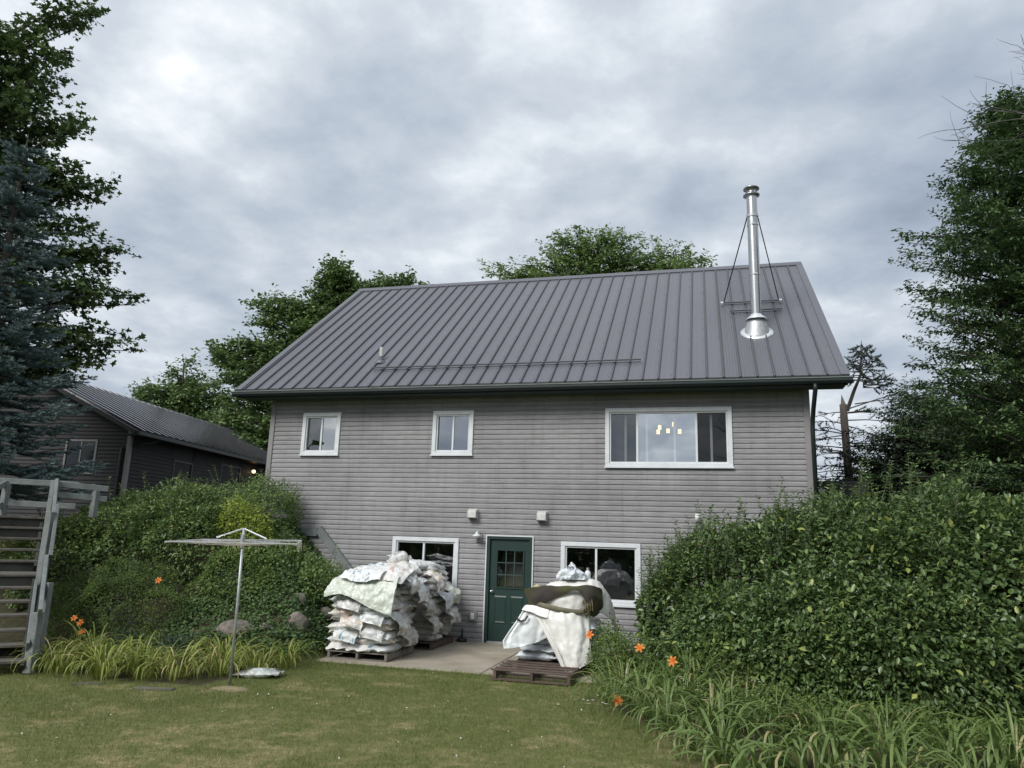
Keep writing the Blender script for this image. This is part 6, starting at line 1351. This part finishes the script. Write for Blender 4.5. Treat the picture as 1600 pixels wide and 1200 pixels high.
# broken spruce
bs = empty('broken_spruce', (8.4, 9.0, 2.2), 'broken dead spruce trunk with one living side leader and sparse branches', 'tree')
MB().tube([(0, 0, -.3), (0.02, 0, 2.0), (-.02, -.05, 4.1)], [.15, .125, .105], 10).obj('trunk', M['deadwood'], bs, True)
MB().add([(-.09, -.13, 4.05), (.06, -.13, 4.05), (.05, .03, 4.05), (-.08, .03, 4.05), (-.05, -.06, 4.42)], [(0, 1, 4), (1, 2, 4), (2, 3, 4), (3, 0, 4)]).obj('splinter', mat('fresh_split_wood', (.17, .14, .105), .9), bs)
MB().tube([(.08, -.05, 3.9), (.3, -.1, 4.5), (.52, -.1, 5.0), (.60, -.1, 6.05)], [.06, .05, .04, .01], 6).obj('leader', M['bark'], bs)
rng = np.random.default_rng(91); r = random.Random(91); br = MB(); PP, AA, LL = [], [], []
def spray(p, d, l, dens=60, dr=.15):
    d = unit(np.array(d, float)); pts = [np.array(p)+d*l*t+np.array([0, 0, -dr*l*t*t]) for t in (0, .35, .7, 1)]; br.tube([tuple(q) for q in pts], [.022, .015, .009, .003], 4, False)
    for k in range(int(l*5)+2):
        t = r.uniform(.3, 1); q = np.array(p)+d*l*t+np.array([0, 0, -dr*l*t*t]); s = unit(d+rng.normal(size=3)*.5+np.array([0, 0, -.15])); tl = r.uniform(.12, .35)*(1.25-t*.5)
        m_ = int(dens*tl); u = rng.random(m_); PP.append(q+s*(u*tl)[:, None]); AA.append(unit(s+rng.normal(size=(m_, 3))*.6)); LL.append(np.full(m_, .075)); br.tube([tuple(q), tuple(q+s*tl)], [.005, .002], 3, False)
for k in range(44):
    f = k/44; zz = 4.6+1.35*f; a = r.uniform(0, 6.28); spray((.56+.06*f, -.1, zz), (math.cos(a), math.sin(a), .1), (1-f)*.75+.12, 150, .1)
spray((.1, -.1, 3.95), (1, -.1, .35), 2.6, 90, .05); spray((.3, -.1, 4.1), (1, -.2, .15), 1.9, 90, .1)
for k in range(60):
    zz = r.uniform(.3, 3.9); a = r.uniform(0, 6.28); spray((0, 0, zz), (math.cos(a), math.sin(a), r.uniform(-.05, .25)), r.uniform(.7, 1.8), 75, .18)
P = np.concatenate(PP); n = len(P); V_, Fi, npv = leaves(P, np.concatenate(AA), rdir(n, rng), np.concatenate(LL), np.full(n, .022), 0, 'tri')
link('needles', npmesh('needles', V_, Fi, M['darkconifer'], np.repeat(rng.random(n), npv)), bs); br.obj('branches', M['twig'], bs)
# low dark wall seen past the corner of the house
fw = empty('garden_wall', (7.6, 5.9, 2.0), 'low dark grey board wall behind the hedge past the house corner', 'wall')
for k in range(5): bevel(MB().box(-1.2, 0.75, -.02, .02, .55+k*.24, .55+k*.24+.23).obj('board', mat('dark_board', (.06, .06, .065), .8) if 'dark_board' not in bpy.data.materials else bpy.data.materials['dark_board'], fw), .006)
for x in (-1.1, -.2, .65): MB().box(x-.05, x+.05, .021, .12, 0, 1.75).obj('post', bpy.data.materials['dark_board'], fw)

# ------------------------------------------------------------------ woodland behind the viewer (seen in the window glass)
rng = np.random.default_rng(99); ell = []
for k in range(34):
    a = math.pi*(1.05+.9*k/33); d = 24+rng.uniform(-3, 6); hgt = rng.uniform(5, 8); ell.append((3+d*math.cos(a), -12+d*math.sin(a), hgt*.5, 2.6, 2.4, hgt*.62))
o = foliage('woodland', ell, 26000, .5, .38, M['maple'], None, 99, inner=.5, cull=False); tag(o, kind='stuff')
bare('bare_garden_tree', 'leafless tree standing in the garden behind the viewer', (6.8, -18.5, 0), (6.8, -18.5, 6.0), [((6.8, -18.5, 4.2+i*.3), (math.cos(i*2.4)*.7, math.sin(i*2.4)*.7, .75), 2.6, .035) for i in range(9)], 83, .13)
